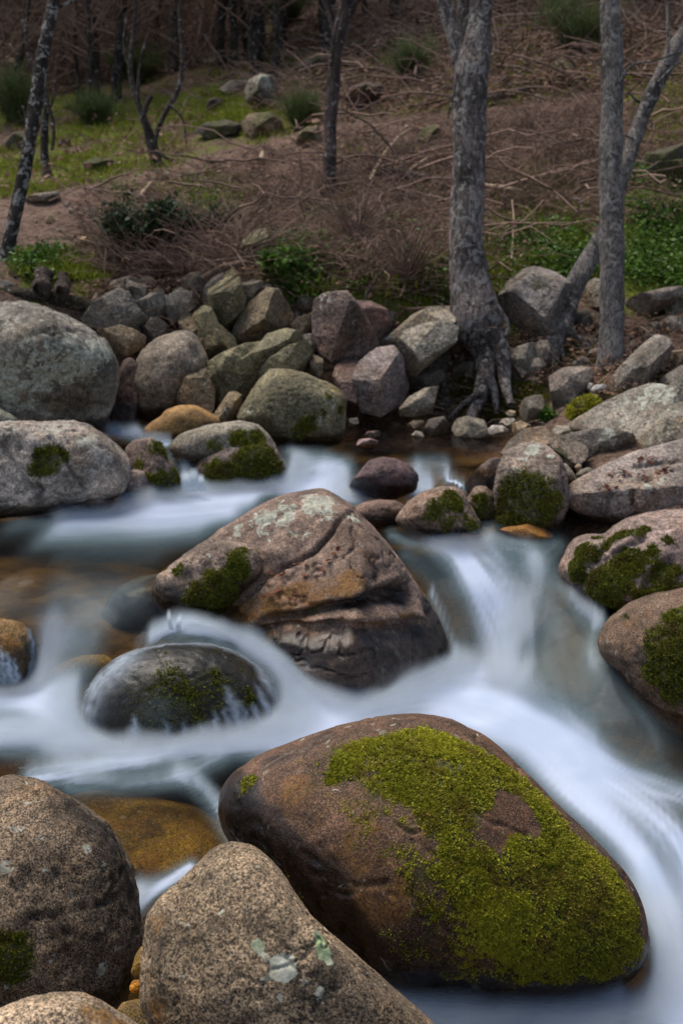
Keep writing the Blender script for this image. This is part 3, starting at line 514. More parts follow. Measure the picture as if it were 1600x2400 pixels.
for lab, o, D, d, c, sd_, fc in [
    ('leaning split slab left of the grey olive boulder', '820,660 860,570 910,520 962,498 978,560 972,690 930,720 850,712', .25, 10.95, TAN, 74, 3),
    ('long tilted slab above the leaning split slab', '950,560 970,498 1030,460 1120,425 1185,415 1185,480 1120,560 1070,640 1010,715 965,715', .3, 11.2, OLIV, 75, 3),
    ('ridged diagonal slab with lichen behind the grey olive boulder', '1040,600 1060,540 1110,490 1180,430 1220,380 1290,360 1360,375 1350,440 1260,480 1190,560 1110,660 1050,680', .3, 11.1, OLIV, 76, 2),
    ('mossy topped slab wedged just above the grey olive boulder', '1120,640 1180,560 1250,480 1320,430 1400,420 1425,480 1430,560 1370,620 1200,660', .3, 11.0, OLIV, 77, 3),
    ('small upright stone squeezed left of the grey olive boulder', '990,730 1050,640 1095,612 1112,660 1085,745 1040,765', .14, 10.6, TAN, 78, 2),
    ('wedge shaped pale stone topping the left bank below the mossy log', '400,285 450,220 510,182 545,167 585,180 620,240 672,292 690,330 620,345 500,335 430,312', .3, 11.8, COLD, 79, 2),
    ('rounded grey stone under the cut log', '628,205 680,178 740,180 777,205 772,255 720,280 660,270 635,240', .2, 12.0, COLD, 80, 1),
    ('square pale stone right of the cut log', '773,195 830,160 872,180 888,230 842,280 830,305 788,312 775,250', .2, 12.05, COLD, 81, 3),
    ('brown stone jammed below the wedge shaped pale stone', '462,350 560,328 610,345 658,372 652,410 590,450 540,440 508,395', .22, 11.5, TAN, 82, 3),
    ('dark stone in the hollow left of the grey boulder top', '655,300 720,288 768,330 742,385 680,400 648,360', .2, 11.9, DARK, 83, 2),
    ('cracked block leaning right of the grey boulder top', '888,250 930,230 978,260 1003,320 1062,370 1080,425 1050,470 990,480 938,425 918,340', .3, 11.8, OLIV, 84, 3),
    ('tall dark pillar of rock under the broken log', '968,140 1000,90 1050,62 1092,120 1112,190 1112,270 1082,335 1040,355 998,312 973,220', .3, 12.0, OLIV, 85, 3),
    ('wide smooth face of rock right of the tall dark pillar', '1075,365 1110,290 1150,230 1220,172 1265,178 1305,240 1335,300 1295,350 1205,400 1130,440 1082,425', .3, 11.9, TAN, 86, 2),
    ('small grey rock tucked at the top of the tall dark pillar', '1093,150 1140,112 1200,128 1218,190 1155,245 1118,275', .2, 12.1, GREY, 87, 2),
    ('low dark block at the foot of the wide smooth face', '1085,440 1140,420 1200,400 1210,440 1150,470 1100,480', .2, 11.6, TAN, 88, 2),
    ('small stone above the dark faceted boulder on its left', '1330,330 1370,290 1430,270 1440,330 1400,370 1350,370', .18, 11.7, TAN, 89, 2),
    ('little blocky stone left of the dark faceted boulder', '1385,420 1395,370 1430,365 1445,410 1440,460 1400,450', .14, 11.3, GREY, 90, 2),
    ('pale chip of stone under the left corner of the dark faceted boulder', '1428,490 1450,450 1480,470 1478,530 1455,560 1432,540', .1, 11.1, TAN, 91, 2),
    ('brown rock tucked into the left bank above the long tilted slab', '830,290 870,270 910,290 930,360 920,430 870,370 830,330', .2, 12.0, TAN, 191, 2),
    ]:
    rock(lab, 'r3', o, D, depth=d, n=5.0, sub=6, seed=sd_, fac=fc + 4, color=c, soft=.3, crisp=.008, rough=.85, grow_=1.21, cutr=(.46, .80), name='rock', cat='rock', lichall=.12)
rock('big faceted boulder with one light and one dark face at the centre of the bank', 'd', '716,720 720,690 740,675 765,670 798,668 825,700 850,745 874,792 835,825 775,842 735,818 718,775',
     .5, depth=11.5, n=3.2, sub=6, seed=92, soft=1.5, crisp=.02, rough=.8, cuts=[(.62, -.72, -.3, .42), (-.7, -.7, .15, .5)], color=(.165, .125, .11), dark=[(805, 770, 50, .5), (790, 730, 40, .5), (835, 790, 30, .5)], lichen=[(745, 690, 25, .6), (775, 680, 20, .5)], moss=[(815, 710, 10, .7), (826, 725, 10, .7)])  # dark patches paint the shade on its right face
rock('brown sloping rock half hidden in dry brush right of the dark faceted boulder', 'd', '810,690 850,690 890,710 900,750 880,800 860,770', .4, depth=11.9, n=2.8, sub=5, seed=93, fac=2, color=(.14, .095, .085), name='rock', cat='rock')
# --- the far bank, right of the middle
for lab, o, D, d, c, sd_, fc, ex in [
    ('smooth brown stone below the dark faceted boulder', '-40,560 -20,500 20,474 80,480 95,560 75,640 65,700 -20,700', .28, 11.15, PURP, 101, 2, {}),
    ('flat slab lying against the left side of the furrowed tree', '163,402 250,340 330,270 400,238 492,232 515,290 400,318 300,340 270,405 200,425', .28, 11.7, PALE, 102, 2, {'lichall': .2}),
    ('angular block with moss specks jutting out under the flat slab', '263,400 290,350 370,318 480,308 528,338 515,400 430,465 340,545 300,550 268,460', .3, 11.3, PALE, 103, 3, {'moss': [(400, 350, 60, .5), (430, 400, 50, .4)], 'lichall': .2}),
    ('pale topped angular rock at the left of the tree hollow', '58,562 90,490 160,430 240,418 278,480 285,545 325,605 282,670 180,725 95,705 75,630', .32, 11.05, (.21, .175, .16), 104, 3, {'cuts': [(-.1, -.35, .93, .55)]}),
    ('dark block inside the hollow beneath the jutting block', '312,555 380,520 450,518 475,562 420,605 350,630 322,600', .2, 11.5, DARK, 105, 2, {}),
    ('grey stone with a flat face near the water below the hollow', '273,695 310,650 380,610 442,603 425,660 412,715 340,735 270,730', .2, 10.9, GREY, 106, 2, {}),
    ('flat stone caught under the roots of the furrowed tree', '512,515 560,490 605,478 630,500 628,540 560,550 518,540', .16, 11.9, COLD, 107, 1, {}),
    ('big round shouldered boulder between the furrowed tree and the leaning tree', '730,235 738,150 755,80 800,52 900,47 980,72 1042,130 1052,220 1000,305 945,355 890,390 800,360 742,312', .5, 12.1, (.175, .155, .14), 108, 3, {'moss': [(800, 85, 40, .7), (900, 120, 60, .6), (910, 180, 40, .4)], 'sub': 6}),
    ('square grey stone under the big round shouldered boulder', '777,475 810,420 870,402 938,402 945,520 905,555 788,560', .25, 11.7, COLD, 109, 3, {}),
    ('small upright rock on the bank above the leaning trunk', '1018,150 1050,108 1112,112 1135,160 1095,215 1035,215', .2, 12.9, GREY, 110, 2, {}),
    ('grey rock half hidden behind the pale straight trunk', '1070,200 1110,140 1160,106 1215,115 1220,225 1120,250 1075,240', .28, 12.6, PALE, 111, 2, {}),
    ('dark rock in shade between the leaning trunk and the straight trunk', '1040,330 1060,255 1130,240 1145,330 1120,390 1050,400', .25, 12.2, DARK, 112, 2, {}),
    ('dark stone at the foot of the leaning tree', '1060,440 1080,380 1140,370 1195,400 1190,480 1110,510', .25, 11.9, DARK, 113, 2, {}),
    ('brown stone just left of the straight trunk', '1128,290 1150,268 1200,270 1200,380 1150,380', .2, 12.2, TAN, 114, 2, {}),
    ('long flat capstone on the wall at the right edge', '1295,205 1380,175 1480,150 1547,142 1560,180 1492,235 1400,280 1328,285 1300,245', .3, 12.3, (.195, .165, .145), 115, 2, {}),
    ('mossy block at the right end of the wall', '1488,245 1500,205 1560,195 1640,190 1640,290 1560,285 1500,280', .3, 12.2, GREY, 116, 2, {'moss': [(1550, 210, 50, .5)]}),
    ('large grey block in the wall above the diagonal slab', '1438,335 1500,283 1580,282 1640,310 1640,440 1500,430 1448,385', .35, 12.0, COLD, 117, 3, {}),
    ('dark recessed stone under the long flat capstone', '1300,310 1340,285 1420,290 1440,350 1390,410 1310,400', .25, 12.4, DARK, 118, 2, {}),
    ('narrow dark stone right of the straight trunk foot', '1300,420 1340,400 1400,400 1380,440 1320,480', .2, 12.0, DARK, 119, 2, {}),
    ('long diagonal slab leaning towards the straight trunk', '1215,655 1245,560 1300,490 1370,420 1430,368 1492,385 1512,430 1482,505 1400,590 1300,665 1230,695', .3, 10.8, (.18, .16, .14), 120, 2, {'dark': [(1400, 500, 70, .6), (1330, 580, 50, .4)], 'cuts': [(-.45, -.6, .66, .6)]}),
    ('upright slab at the right edge behind the diagonal slab', '1478,530 1520,450 1600,430 1650,520 1650,580 1490,580', .25, 10.95, GREY, 121, 3, {}),
    ('grey rock at the right edge under the upright slab', '1435,600 1490,548 1560,508 1640,550 1640,680 1500,640', .28, 10.5, COLD, 122, 2, {'moss': [(1500, 560, 40, .4)]}),
    ('square standing stone beside the yellow moss clump', '955,560 1010,525 1090,512 1142,520 1155,595 1092,660 1035,700 1022,755 978,745 968,650', .26, 10.9, (.165, .14, .12), 123, 3, {'cuts': [(0, -.2, 1, .7)]}),
    ('wide lichen topped slab sloping down to the stony shore on the right', '1020,800 1100,740 1220,670 1330,620 1420,597 1520,610 1640,650 1660,760 1500,780 1420,850 1330,870 1150,850 1040,830', .5, 10.1, (.20, .18, .155), 124, 1, {'lichen': [(1420, 640, 90, .8), (1300, 670, 70, .55), (1500, 640, 60, .8)], 'dark': [(1400, 680, 80, .6), (1540, 680, 50, .6)], 'sub': 6, 'mat': M_SPOT, 'cuts': [(-.25, -.5, .83, .6)]}),
    ('grey rock with rusty litter at the right edge below the wide slab', '1290,920 1370,835 1440,770 1520,690 1620,670 1680,780 1620,880 1480,930 1350,950', .4, 9.5, (.19, .17, .14), 125, 2, {'lichen': [(1520, 720, 60, .5)]}),
    ('long low rock with white lichen dots behind the mossy post boulder', '930,850 1020,830 1150,798 1250,798 1335,830 1315,910 1240,965 1100,970 1000,930', .35, 9.7, (.20, .175, .15), 126, 2, {'lichen': [(1220, 830, 60, .8)], 'moss': [(1200, 920, 60, .7)], 'mat': M_SPOT}),
    ('brown ridge of rock running from the pool to the mossy post boulder', '740,910 790,840 845,800 920,788 1000,830 1112,872 1122,910 1070,965 950,960 830,930', .35, 9.4, (.17, .14, .115), 127, 2, {'moss': [(1020, 915, 60, .8)]}),
    ]:
    ex = dict(ex); sb = ex.pop('sub', 5)
    rock(lab, 'r4', o, D, depth=d, n=4.6, sub=6, seed=sd_, fac=fc + 4, color=c, soft=.3, crisp=.008, rough=.8, grow_=1.09, cutr=(.46, .82), name='rock', cat='rock', **ex)
# --- the right side of the stream
rock('upright boulder with a mossy front and pale lichen on top', 'r4', '680,1150 700,1060 720,960 760,892 820,860 920,857 965,882 1005,925 1035,1000 1045,1110 1020,1220 980,1290 850,1300 710,1260', .42, base=(850, 1258, .53), n=2.8, sub=6, seed=131, color=(.17, .14, .12), soft=2.5, cuts=[(0, -.35, .94, .72), (-.8, -.6, .1, .8)],
     lichen=[(870, 900, 45, 1.2), (830, 930, 28, 1.0), (810, 975, 20, 1.2), (960, 920, 24, 1.2), (890, 880, 40, 1.0)], moss=[(850, 1080, 130, .85), (780, 1160, 100, .8), (930, 1150, 100, .8), (950, 1040, 50, .7), (760, 1060, 60, .8), (870, 1230, 90, .7)], wetline=.5, tuft=5200, tufts=.015)
rock('narrow mossy stone leaning on the right of the upright mossy boulder', 'r4', '1000,960 1030,950 1062,990 1082,1030 1040,1060 1010,1050', .16, depth=8.75, sub=4, seed=132, color=GREY, moss=[(1040, 1020, 40, .7)], name='stone', cat='stone')
rock('dark wet rock on the left of the upright mossy boulder', 'r4', '550,1065 600,1000 640,960 690,925 745,930 750,980 730,1050 690,1095 600,1100', .28, base=(640, 1090, .56), n=2.8, sub=5, seed=133, fac=2, color=(.10, .075, .07), wetline=.62, moss=[(690, 950, 25, .6)])
rock('rounded knob of mossy stone between the ridge rock and the upright mossy boulder', 'r4', '568,1120 610,1058 660,1055 700,1095 708,1190 690,1245 600,1245 572,1180', .2, base=(640, 1232, .54), sub=5, seed=134, color=(.16, .12, .095), moss=[(640, 1110, 55, .7), (610, 1180, 50, .7), (660, 1190, 50, .6)], wetline=.5, tuft=1300, tufts=.015)
rock('sloping brown rock streaked with moss at the end of the right hand bank', 'r4', '240,1215 300,1130 370,1082 450,1060 520,1058 565,1090 592,1150 650,1240 640,1290 560,1270 480,1310 400,1300 300,1270', .32, base=(440, 1290, .54), n=2.5, sub=6, seed=135, color=(.185, .14, .115), moss=[(520, 1120, 60, .9), (440, 1170, 60, .8), (490, 1230, 50, .7), (390, 1200, 40, .6), (560, 1210, 40, .5), (600, 1250, 40, .5)], dark=[(360, 1240, 40, .6)], wetline=.5, tuft=2600, tufts=.015)
rock('low reddish rock between the central boulder and the sloping brown rock', 'r4', '20,1170 100,1130 170,1120 250,1122 305,1155 305,1230 200,1260 60,1240', .2, base=(180, 1225, .54), sub=5, seed=136, color=(.13, .088, .072), mat=M_WETR, moss=[(200, 1160, 50, .5), (260, 1190, 50, .5)], wetline=.5)
rock('purple brown rock in the middle of the upper pool', 'r4', '15,1090 40,1045 75,1000 122,940 180,922 250,930 315,960 355,1005 345,1080 240,1120 60,1120', .28, base=(190, 1090, .64), n=2.3, sub=5, seed=137, color=(.105, .074, .074), mat=M_WETR, wetline=.62, fac=2, dark=[(150, 1000, 70, .4)])
rock('mound of bright moss at the water below the upright mossy boulder', 'm', '310,640 340,590 400,575 480,585 560,630 580,670 480,700 340,690', .14, base=(440, 680, .54), sub=5, seed=138, color=(.10, .08, .05), mossall=1.0, tuft=2600, tufts=.016, tmat=M_MOSSD, name='stone', cat='stone')
rock('flat orange stone just breaking the surface below the mound of moss', 'm', '290,720 380,670 480,660 530,648 650,652 665,690 712,712 690,760 480,800 330,770', .13, base=(500, 740, .53), n=2.6, sub=5, seed=139, fac=2, rough=.8, color=(.21, .105, .035), mat=M_WETR, rustall=.55, name='stone', cat='stone')
rock('broad flat topped slab with red leaf litter at the right edge', 'm', '740,470 800,390 900,330 1060,250 1220,170 1400,120 1568,70 1760,20 1800,600 1568,640 1400,600 1240,590 1190,650 1080,660 960,640 830,590 770,530', .7, base=(1100, 650, .55), n=3.0, sub=6, seed=141, rough=.6, color=(.20, .172, .155), soft=2, crisp=.03,
     cuts=[(-.12, -.30, .94, .42), (-.1, -.98, -.1, .72)], lichen=[(1180, 440, 40, 1.0), (1340, 390, 60, .9), (1020, 510, 50, .8), (1110, 490, 30, .9), (1440, 350, 50, .8), (1140, 300, 40, .6)], moss=[(1220, 500, 30, .7), (1440, 250, 30, .7), (1290, 270, 40, .5)],
     cracks=[('1230,430 1225,500 1250,590', .02, .05), ('1240,270 1360,250 1480,235 1568,230', .02, .05)], wetline=.52)
rock('pale cobble on the litter behind the broad flat topped slab', 'm', '848,320 880,290 930,270 975,285 985,320 940,350 870,355', .12, depth=8.9, sub=4, seed=142, fac=1, color=GREY, name='stone', cat='stone')
rock('small tan stone left of the pale cobble behind the slab', 'm', '842,270 860,245 890,255 890,290 860,305', .06, depth=9.1, sub=4, seed=143, color=TAN, name='stone', cat='stone')
rock('furrowed rock with thick bands of moss at the right edge of the cascade', 'm', '735,960 760,880 800,800 850,740 930,718 1030,720 1100,660 1200,610 1300,575 1420,555 1568,548 1760,560 1850,1000 1750,1200 1568,1190 1430,1210 1250,1240 1120,1240 1020,1200 930,1180 860,1090 790,1030', .55, base=(1150, 1230, .33), n=2.6, sub=6, seed=145, rough=.8, color=(.205, .16, .14), soft=2, lean=.4,
     moss=[(900, 860, 90), (860, 940, 80), (850, 1010, 60), (1000, 740, 40, .9), (1150, 720, 70, .9), (1260, 700, 50, .8), (960, 1060, 90), (1060, 980, 110), (1200, 900, 110), (1060, 1140, 110), (1180, 1060, 70), (1320, 850, 70, .8), (1420, 1020, 80, .8), (1340, 1130, 80, .8), (1500, 960, 60, .7), (1540, 1120, 60, .8), (1480, 760, 40, .5), ('1050,790 1150,725 1300,690', 40, .9), ('980,1000 1100,930 1250,860', 60, .95), ('1300,1130 1450,1090 1560,1080', 50, .9), ('1340,880 1430,960', 40, .7)],
     cracks=[('1040,800 970,900 900,1000 850,1080', .03, .06), ('1300,760 1200,800 1090,860 1000,930', .03, .05), ('1500,900 1400,960 1330,1060', .03, .05)], bumps=[(1180, 800, 80, .03), (1400, 890, 100, .04), (930, 980, 50, .03)], wetline=.34, tuft=24000, tufts=.013, tmat=M_MOSSD)
rock('brown wedge of rock at the right edge carrying a dark cushion of moss', 'r6', '1170,790 1210,700 1290,630 1400,580 1600,540 1800,580 1880,900 1860,1240 1660,1300 1470,1200 1350,1060 1270,930 1190,850', .5, base=(1480, 1060, .16), n=2.4, sub=6, seed=146, rough=.6, color=(.120, .084, .062), mat=M_WETR, moss=[(1500, 800, 110), (1560, 700, 90), (1480, 900, 100), (1560, 880, 120), (1540, 990, 80), (1620, 800, 100), (1440, 830, 50, .7), (1300, 680, 30, .5)], rust=[(1330, 700, 70, .4), (1420, 660, 60, .35)], wet=[(1380, 850, 90, .6)], tuft=6500, tufts=.014, tmat=M_MOSSD)
# --- stones on the shore of the upper pool
for lab, o, D, d, c, sd_, fc in [
    ('dark flat stone at the water edge below the hollow', '375,800 395,750 470,735 495,770 485,825 410,835', .16, 10.5, DARK, 151, 2),
    ('flat grey slab at the water edge in the middle of the shore', '488,790 500,745 570,735 655,752 665,780 690,830 600,838 520,832', .2, 10.45, GREY, 152, 3),
    ('white angular stone on the shore right of the flat grey slab', '665,800 690,777 740,778 768,800 762,832 700,836', .1, 10.35, (.38, .35, .32), 153, 2),
    ('light grey stone behind the white angular stone', '718,765 740,745 790,745 812,770 790,795 740,790', .1, 10.6, PALE, 154, 2),
    ('tan rounded stone between the shore and the ridge rock', '768,815 780,770 820,755 868,775 872,815 830,835', .12, 10.3, TAN, 155, 2),
    ('cream pebble on the dark earth under the roots', '752,722 770,708 798,712 800,735 770,742', .05, 10.9, (.36, .29, .22), 156, 1),
    ('small stone at the far left of the shore', '5,775 25,748 75,742 80,770 40,790', .08, 10.6, PALE, 157, 2),
    ('flat pinkish stone sitting in the shallow pool', '64,868 75,842 130,836 168,848 170,880 110,890', .08, 10.0, (.24, .18, .17), 158, 2),
    ('dark flat stone behind the pinkish stone in the pool', '95,835 120,805 185,802 180,835 130,845', .07, 10.4, PURP, 159, 1),
    ('whitish pebble left of the flat grey slab', '320,822 340,802 375,808 380,830 345,838', .06, 10.4, PALE, 160, 1),
    ('bleached flat stone under the twigs on the shore', '290,780 330,755 385,755 380,780 330,795', .07, 10.5, TAN, 161, 1),
    ('pale stone at the edge of the grass tuft', '955,810 985,778 1040,778 1055,805 1020,835 965,835', .1, 9.9, PALE, 162, 2),
    ('dark stone behind the grass tuft', '1040,790 1070,770 1120,775 1145,805 1100,815 1050,808', .1, 10.0, DARK, 163, 1),
    ('larger of two white pebbles beside the straight trunk', '1138,615 1160,592 1205,588 1226,605 1215,632 1165,636', .08, 10.8, (.42, .40, .38), 164, 0),
    ('smaller of two white pebbles beside the straight trunk', '1120,600 1132,583 1155,585 1152,612 1130,618', .05, 10.85, (.42, .40, .37), 165, 0),
    ('mossy rounded stone left of the square standing stone', '808,720 830,660 880,638 925,635 935,690 910,750 830,760', .2, 10.8, GREY, 166, 2),
    ('flat brown stone under the white pebbles', '1105,650 1140,632 1220,640 1215,670 1140,675', .1, 10.75, TAN, 167, 1),
    ]:
    rock(lab, 'r4', o, D, depth=d, n=3.2, sub=4, seed=sd_, fac=fc + 4, color=c, soft=.8, crisp=.015, rough=.9, cutr=(.45, .8), name='stone', cat='stone')
rock('clump of yellow green moss on a stone below the white pebbles', 'r4', '1030,760 1045,690 1080,660 1130,640 1180,650 1185,690 1140,735 1080,765', .16, depth=10.6, sub=5, seed=168, color=(.16, .12, .05), mossall=.9, tuft=1600, tufts=.025, tmat=M_MOSS, name='stone', cat='stone')
# --- stones on the hill
for lab, o, D, d, c, sd_, ex in [
    ('mossy boulder with a white crown on the grassy hill', '1120,420 1140,370 1195,338 1250,345 1290,390 1300,450 1270,490 1180,500 1130,470', .7, 26, GREY, 171, {'lichen': [(1210, 360, 50, .9), (1250, 400, 30, .9)], 'moss': [(1150, 420, 50, .6)]}),
    ('dark shrubby boulder in the middle of the grassy hill', '945,500 955,462 990,446 1035,460 1052,490 1030,520 970,522', .6, 26, DARK, 172, {'moss': [(970, 470, 40, .5)]}),
    ('long pale outcrop high on the wooded hill', '880,200 900,165 960,148 1050,155 1090,175 1060,205 960,225 900,225', 1.0, 33, PALE, 173, {'lichall': .3}),
    ('lower pale outcrop beneath the long pale outcrop', '900,270 930,240 1000,235 1060,250 1040,285 940,295', .9, 31, PALE, 174, {'lichall': .2}),
    ('moss capped rock at the edge of the path by the middle tree', '1355,650 1370,610 1410,582 1460,575 1480,610 1460,660 1390,675', .5, 19.6, TAN, 175, {'moss': [(1420, 610, 60, .8)]}),
    ('grey rock at the end of the path wall on the left', '110,915 160,890 270,878 280,900 210,940 150,945', .35, 15.6, COLD, 176, {}),
    ('small tan rock on the earth slope at the left', '208,1015 225,985 248,990 255,1025 225,1035', .15, 14.3, (.25, .19, .13), 177, {}),
    ('pale stone low on the earth slope at the left', '315,1095 335,1070 355,1082 350,1105', .1, 13.7, (.30, .23, .16), 178, {}),
    ('tan stone at the bottom of the earth slope beside the brambles', '355,1130 365,1090 400,1080 405,1125 380,1140', .15, 13.4, (.24, .18, .12), 179, {}),
    ('low slab under the earth slope at the left', '318,1180 345,1150 410,1150 400,1185 350,1195', .18, 13.1, TAN, 180, {}),
    ('mossy cleft rock in the brush above the stone bank', '1090,1180 1110,1110 1165,1055 1220,1045 1240,1090 1225,1170 1160,1200', .35, 13.0, OLIV, 181, {'moss': [(1180, 1100, 60, .7)]}),
    ('small round stone at the far left end of the mossy log', '-20,1310 5,1287 45,1290 65,1312 30,1325', .1, 12.2, COLD, 182, {}),
    ('grey stone under the brush left of the cut log', '530,1310 545,1280 600,1265 660,1290 650,1340 560,1345', .2, 12.5, PALE, 183, {})]:
    rock(lab, 'r1', o, D, depth='ground', n=2.8, sub=5, seed=sd_, fac=4, color=c, soft=1.5, crisp=.02, rough=1.2, name='rock', cat='rock', **ex)
rock('upright tan stone in the brush left of the middle tree foot', 'r1', '1360,960 1365,890 1380,865 1392,900 1390,950 1375,970', .1, depth='ground', sub=4, seed=184, fac=1, color=(.26, .2, .14), name='rock', cat='rock')
rock('dark mossy ledge at the right edge of the hillside', 'r2', '1340,790 1380,720 1450,690 1600,650 1680,700 1660,790 1450,800', .7, depth='ground', n=2.8, sub=5, seed=185, fac=2, color=(.06, .05, .04), moss=[(1450, 700, 90, .7), (1540, 690, 80, .7)], name='rock', cat='rock')
rock('shadowed hollow rock on the hill right of the middle tree', 'r2', '10,450 40,400 110,375 190,390 200,440 120,480 40,490', .7, depth='ground', n=2.8, sub=5, seed=186, fac=2, color=(.09, .06, .05), moss=[(120, 390, 60, .5)], name='rock', cat='rock')

for lab, reg, o, D, c, sd_, ex in [
    ('low mossy rock at the left end of the green slope', 'd', '10,330 30,305 60,300 85,318 80,345 30,350', .4, DARK, 201, {'moss': [(40, 310, 20, .8)]}),
    ('dark rock sunk in the grass between the left trees', 'd', '130,330 142,318 160,320 165,335 150,342', .2, DARK, 202, {}),
    ('mossy rock step in the grass right of the small forked tree', 'd', '440,300 470,282 520,275 555,285 550,310 480,320', .5, DARK, 203, {'moss': [(490, 285, 30, .8), (530, 285, 20, .7)]}),
    ('brown mossy outcrop under the mossy boulder with a white crown', 'd', '550,285 570,262 620,258 650,280 640,315 580,322', .5, TAN, 204, {'moss': [(600, 270, 30, .8)]}),
    ('dark rock with a mossy top on the hill above the middle tree foot', 'd', '690,150 710,125 740,120 760,140 750,165 705,170', .6, DARK, 205, {'moss': [(720, 130, 25, .8)]}),
    ('flat grey outcrop between the wood and the mossy boulder', 'd', '500,205 530,185 580,182 600,200 570,215 520,218', .6, GREY, 206, {'moss': [(560, 190, 25, .6)]}),
    ('moss covered rock on the path edge left of the furrowed tree', 'd', '955,320 970,295 1000,285 1015,300 1005,325 975,335', .35, TAN, 207, {'moss': [(985, 300, 30, .9)]}),
    ('mossy rock low in the grass under the left forked tree', 'd', '190,375 220,362 260,365 270,385 230,395 195,392', .4, DARK, 208, {'moss': [(230, 370, 35, .8)]}),
    ('dark ledge of rock in the ivy at the right edge', 'd', '1480,390 1510,370 1568,365 1600,385 1590,420 1510,425', .5, DARK, 209, {'moss': [(1540, 375, 40, .8)]}),
    ('mossy rock on the slope between the furrowed tree and the straight tree', 'd', '1255,165 1275,140 1305,138 1320,160 1300,180 1265,182', .5, TAN, 210, {'moss': [(1290, 150, 25, .8)]})]:
    rock(lab, reg, o, D, depth='ground', n=2.8, sub=5, seed=sd_, fac=4, color=c, soft=1.5, crisp=.02, rough=1.3, name='rock', cat='rock', **ex)
# ------------------------------------------------------------------ the ground sheet
def blobfield(x, y, blobs):
    f = np.zeros(len(x))
    for bx, by, rx, ry, v in blobs:
        f = np.maximum(f, v * smooth(1.2, .5, np.hypot((x - bx) / rx, (y - by) / ry)))
    return f
def hb(reg, *spots):                  # patches on the ground: picture point, picture radius -> place and size
    o = []
    for px, py, r, v in spots:
        q = hit_ground([nat(reg, px, py)])[0]; rm = r / REG[reg][2] * q[1] / FPX; o.append((q[0], q[1], rm, max(rm * 2.2, .35), v))
    return o
GREEN = hb('d', (60, 250, 160, .7), (300, 280, 160, .7), (480, 330, 130, .55), (1000, 200, 150, .5), (1150, 90, 150, .45), (1300, 160, 120, .5), (850, 140, 130, .5), (700, 130, 120, .45), (540, 160, 100, .5), (1480, 200, 120, .6), (1250, 430, 100, .4), (900, 600, 120, .6), (450, 480, 160, .5), (1540, 380, 80, .7), (60, 380, 110, 1), (200, 380, 120, 1), (150, 310, 120, .9), (320, 380, 110, .8), (450, 240, 110, .9), (520, 260, 90, 1), (620, 290, 70, .5), (40, 430, 60, .8), (1500, 560, 130, 1), (1560, 480, 120, 1), (1480, 640, 110, 1), (1400, 640, 90, .9), (1180, 560, 130, .7), (1160, 640, 80, 1), (1250, 600, 80, .7), (660, 610, 90, .8), (700, 560, 60, .5), (100, 620, 70, .7), (80, 590, 50, .8), (200, 640, 50, .6), (820, 640, 60, .6), (960, 680, 60, .7), (1300, 540, 90, .4), (1540, 250, 90, .5), (930, 150, 60, .5), (1250, 140, 70, .35), (1120, 140, 80, .3), (640, 60, 60, .5))
ys = np.concatenate([np.linspace(-8, 1, 18)[:-1], np.linspace(1, 5.5, 46)[:-1], np.linspace(5.5, 22, 330)[:-1], np.geomspace(22, 90, 130)])
ts = np.linspace(-1, 1, 301); ts = np.sign(ts) * np.abs(ts) ** 1.25
X = ts[None, :] * (5.0 + .62 * np.clip(ys, 0, None))[:, None]; Y = ys[:, None].repeat(len(ts), 1); x, y = X.ravel(), Y.ravel()
z = ground_z(x, y); so = smooth(0, .6, outside(x, y)); Pn = np.stack([x, y, z], 1)
z = z + so * (.035 * fbm(Pn * 6, 3) + np.clip((y - 12) / 30, 0, 1) * .12 * fbm(Pn * 2, 3)) + (1 - so) * .02 * fbm(Pn * 4, 2)
gi = np.arange(len(x)).reshape(X.shape); GF = np.stack([gi[:-1, :-1], gi[:-1, 1:], gi[1:, 1:], gi[1:, :-1]], -1).reshape(-1, 4)
s = NT('hillside_soil'); n1 = s.noise(1.7, 6, .65, dist=.4); n2 = s.noise(16, 6, .7, dist=.8); n3 = s.noise(45, 3, .7)
c = s.mix(s.ramp(n2, .35, .65), (.055, .035, .026), (.245, .158, .118)); c = s.mix(s.ramp(n3, .58, .68), c, (.22, .165, .125)); c = s.mul(c, s.ramp(n1, .3, .7, .65, 1.25))
g = s.ramp(s.math('ADD', s.attr('green'), s.math('MULTIPLY', s.math('SUBTRACT', n1, .5), 1.6)), .35, .7)
c = s.mix(g, c, s.mix(s.ramp(s.noise(30, 4, .7), .35, .65), (.050, .058, .010), (.190, .220, .026)))
b = s.attr('bed'); bc = s.mix(s.ramp(s.noise(3.2, 4, .55, dist=.3), .35, .65), (.070, .046, .024), (.190, .122, .046)); c = s.mix(b, c, bc)
s.surf(c, .95, s.bump(s.math('ADD', n2, s.math('MULTIPLY', n3, .4)), .9, .06), .15)
ground = mesh('ground', np.stack([x, y, z], 1), GF, s.m, attrs={'green': blobfield(x, y, GREEN), 'bed': 1 - smooth(0, .25, outside(x, y))}); prop(ground, kind='structure')
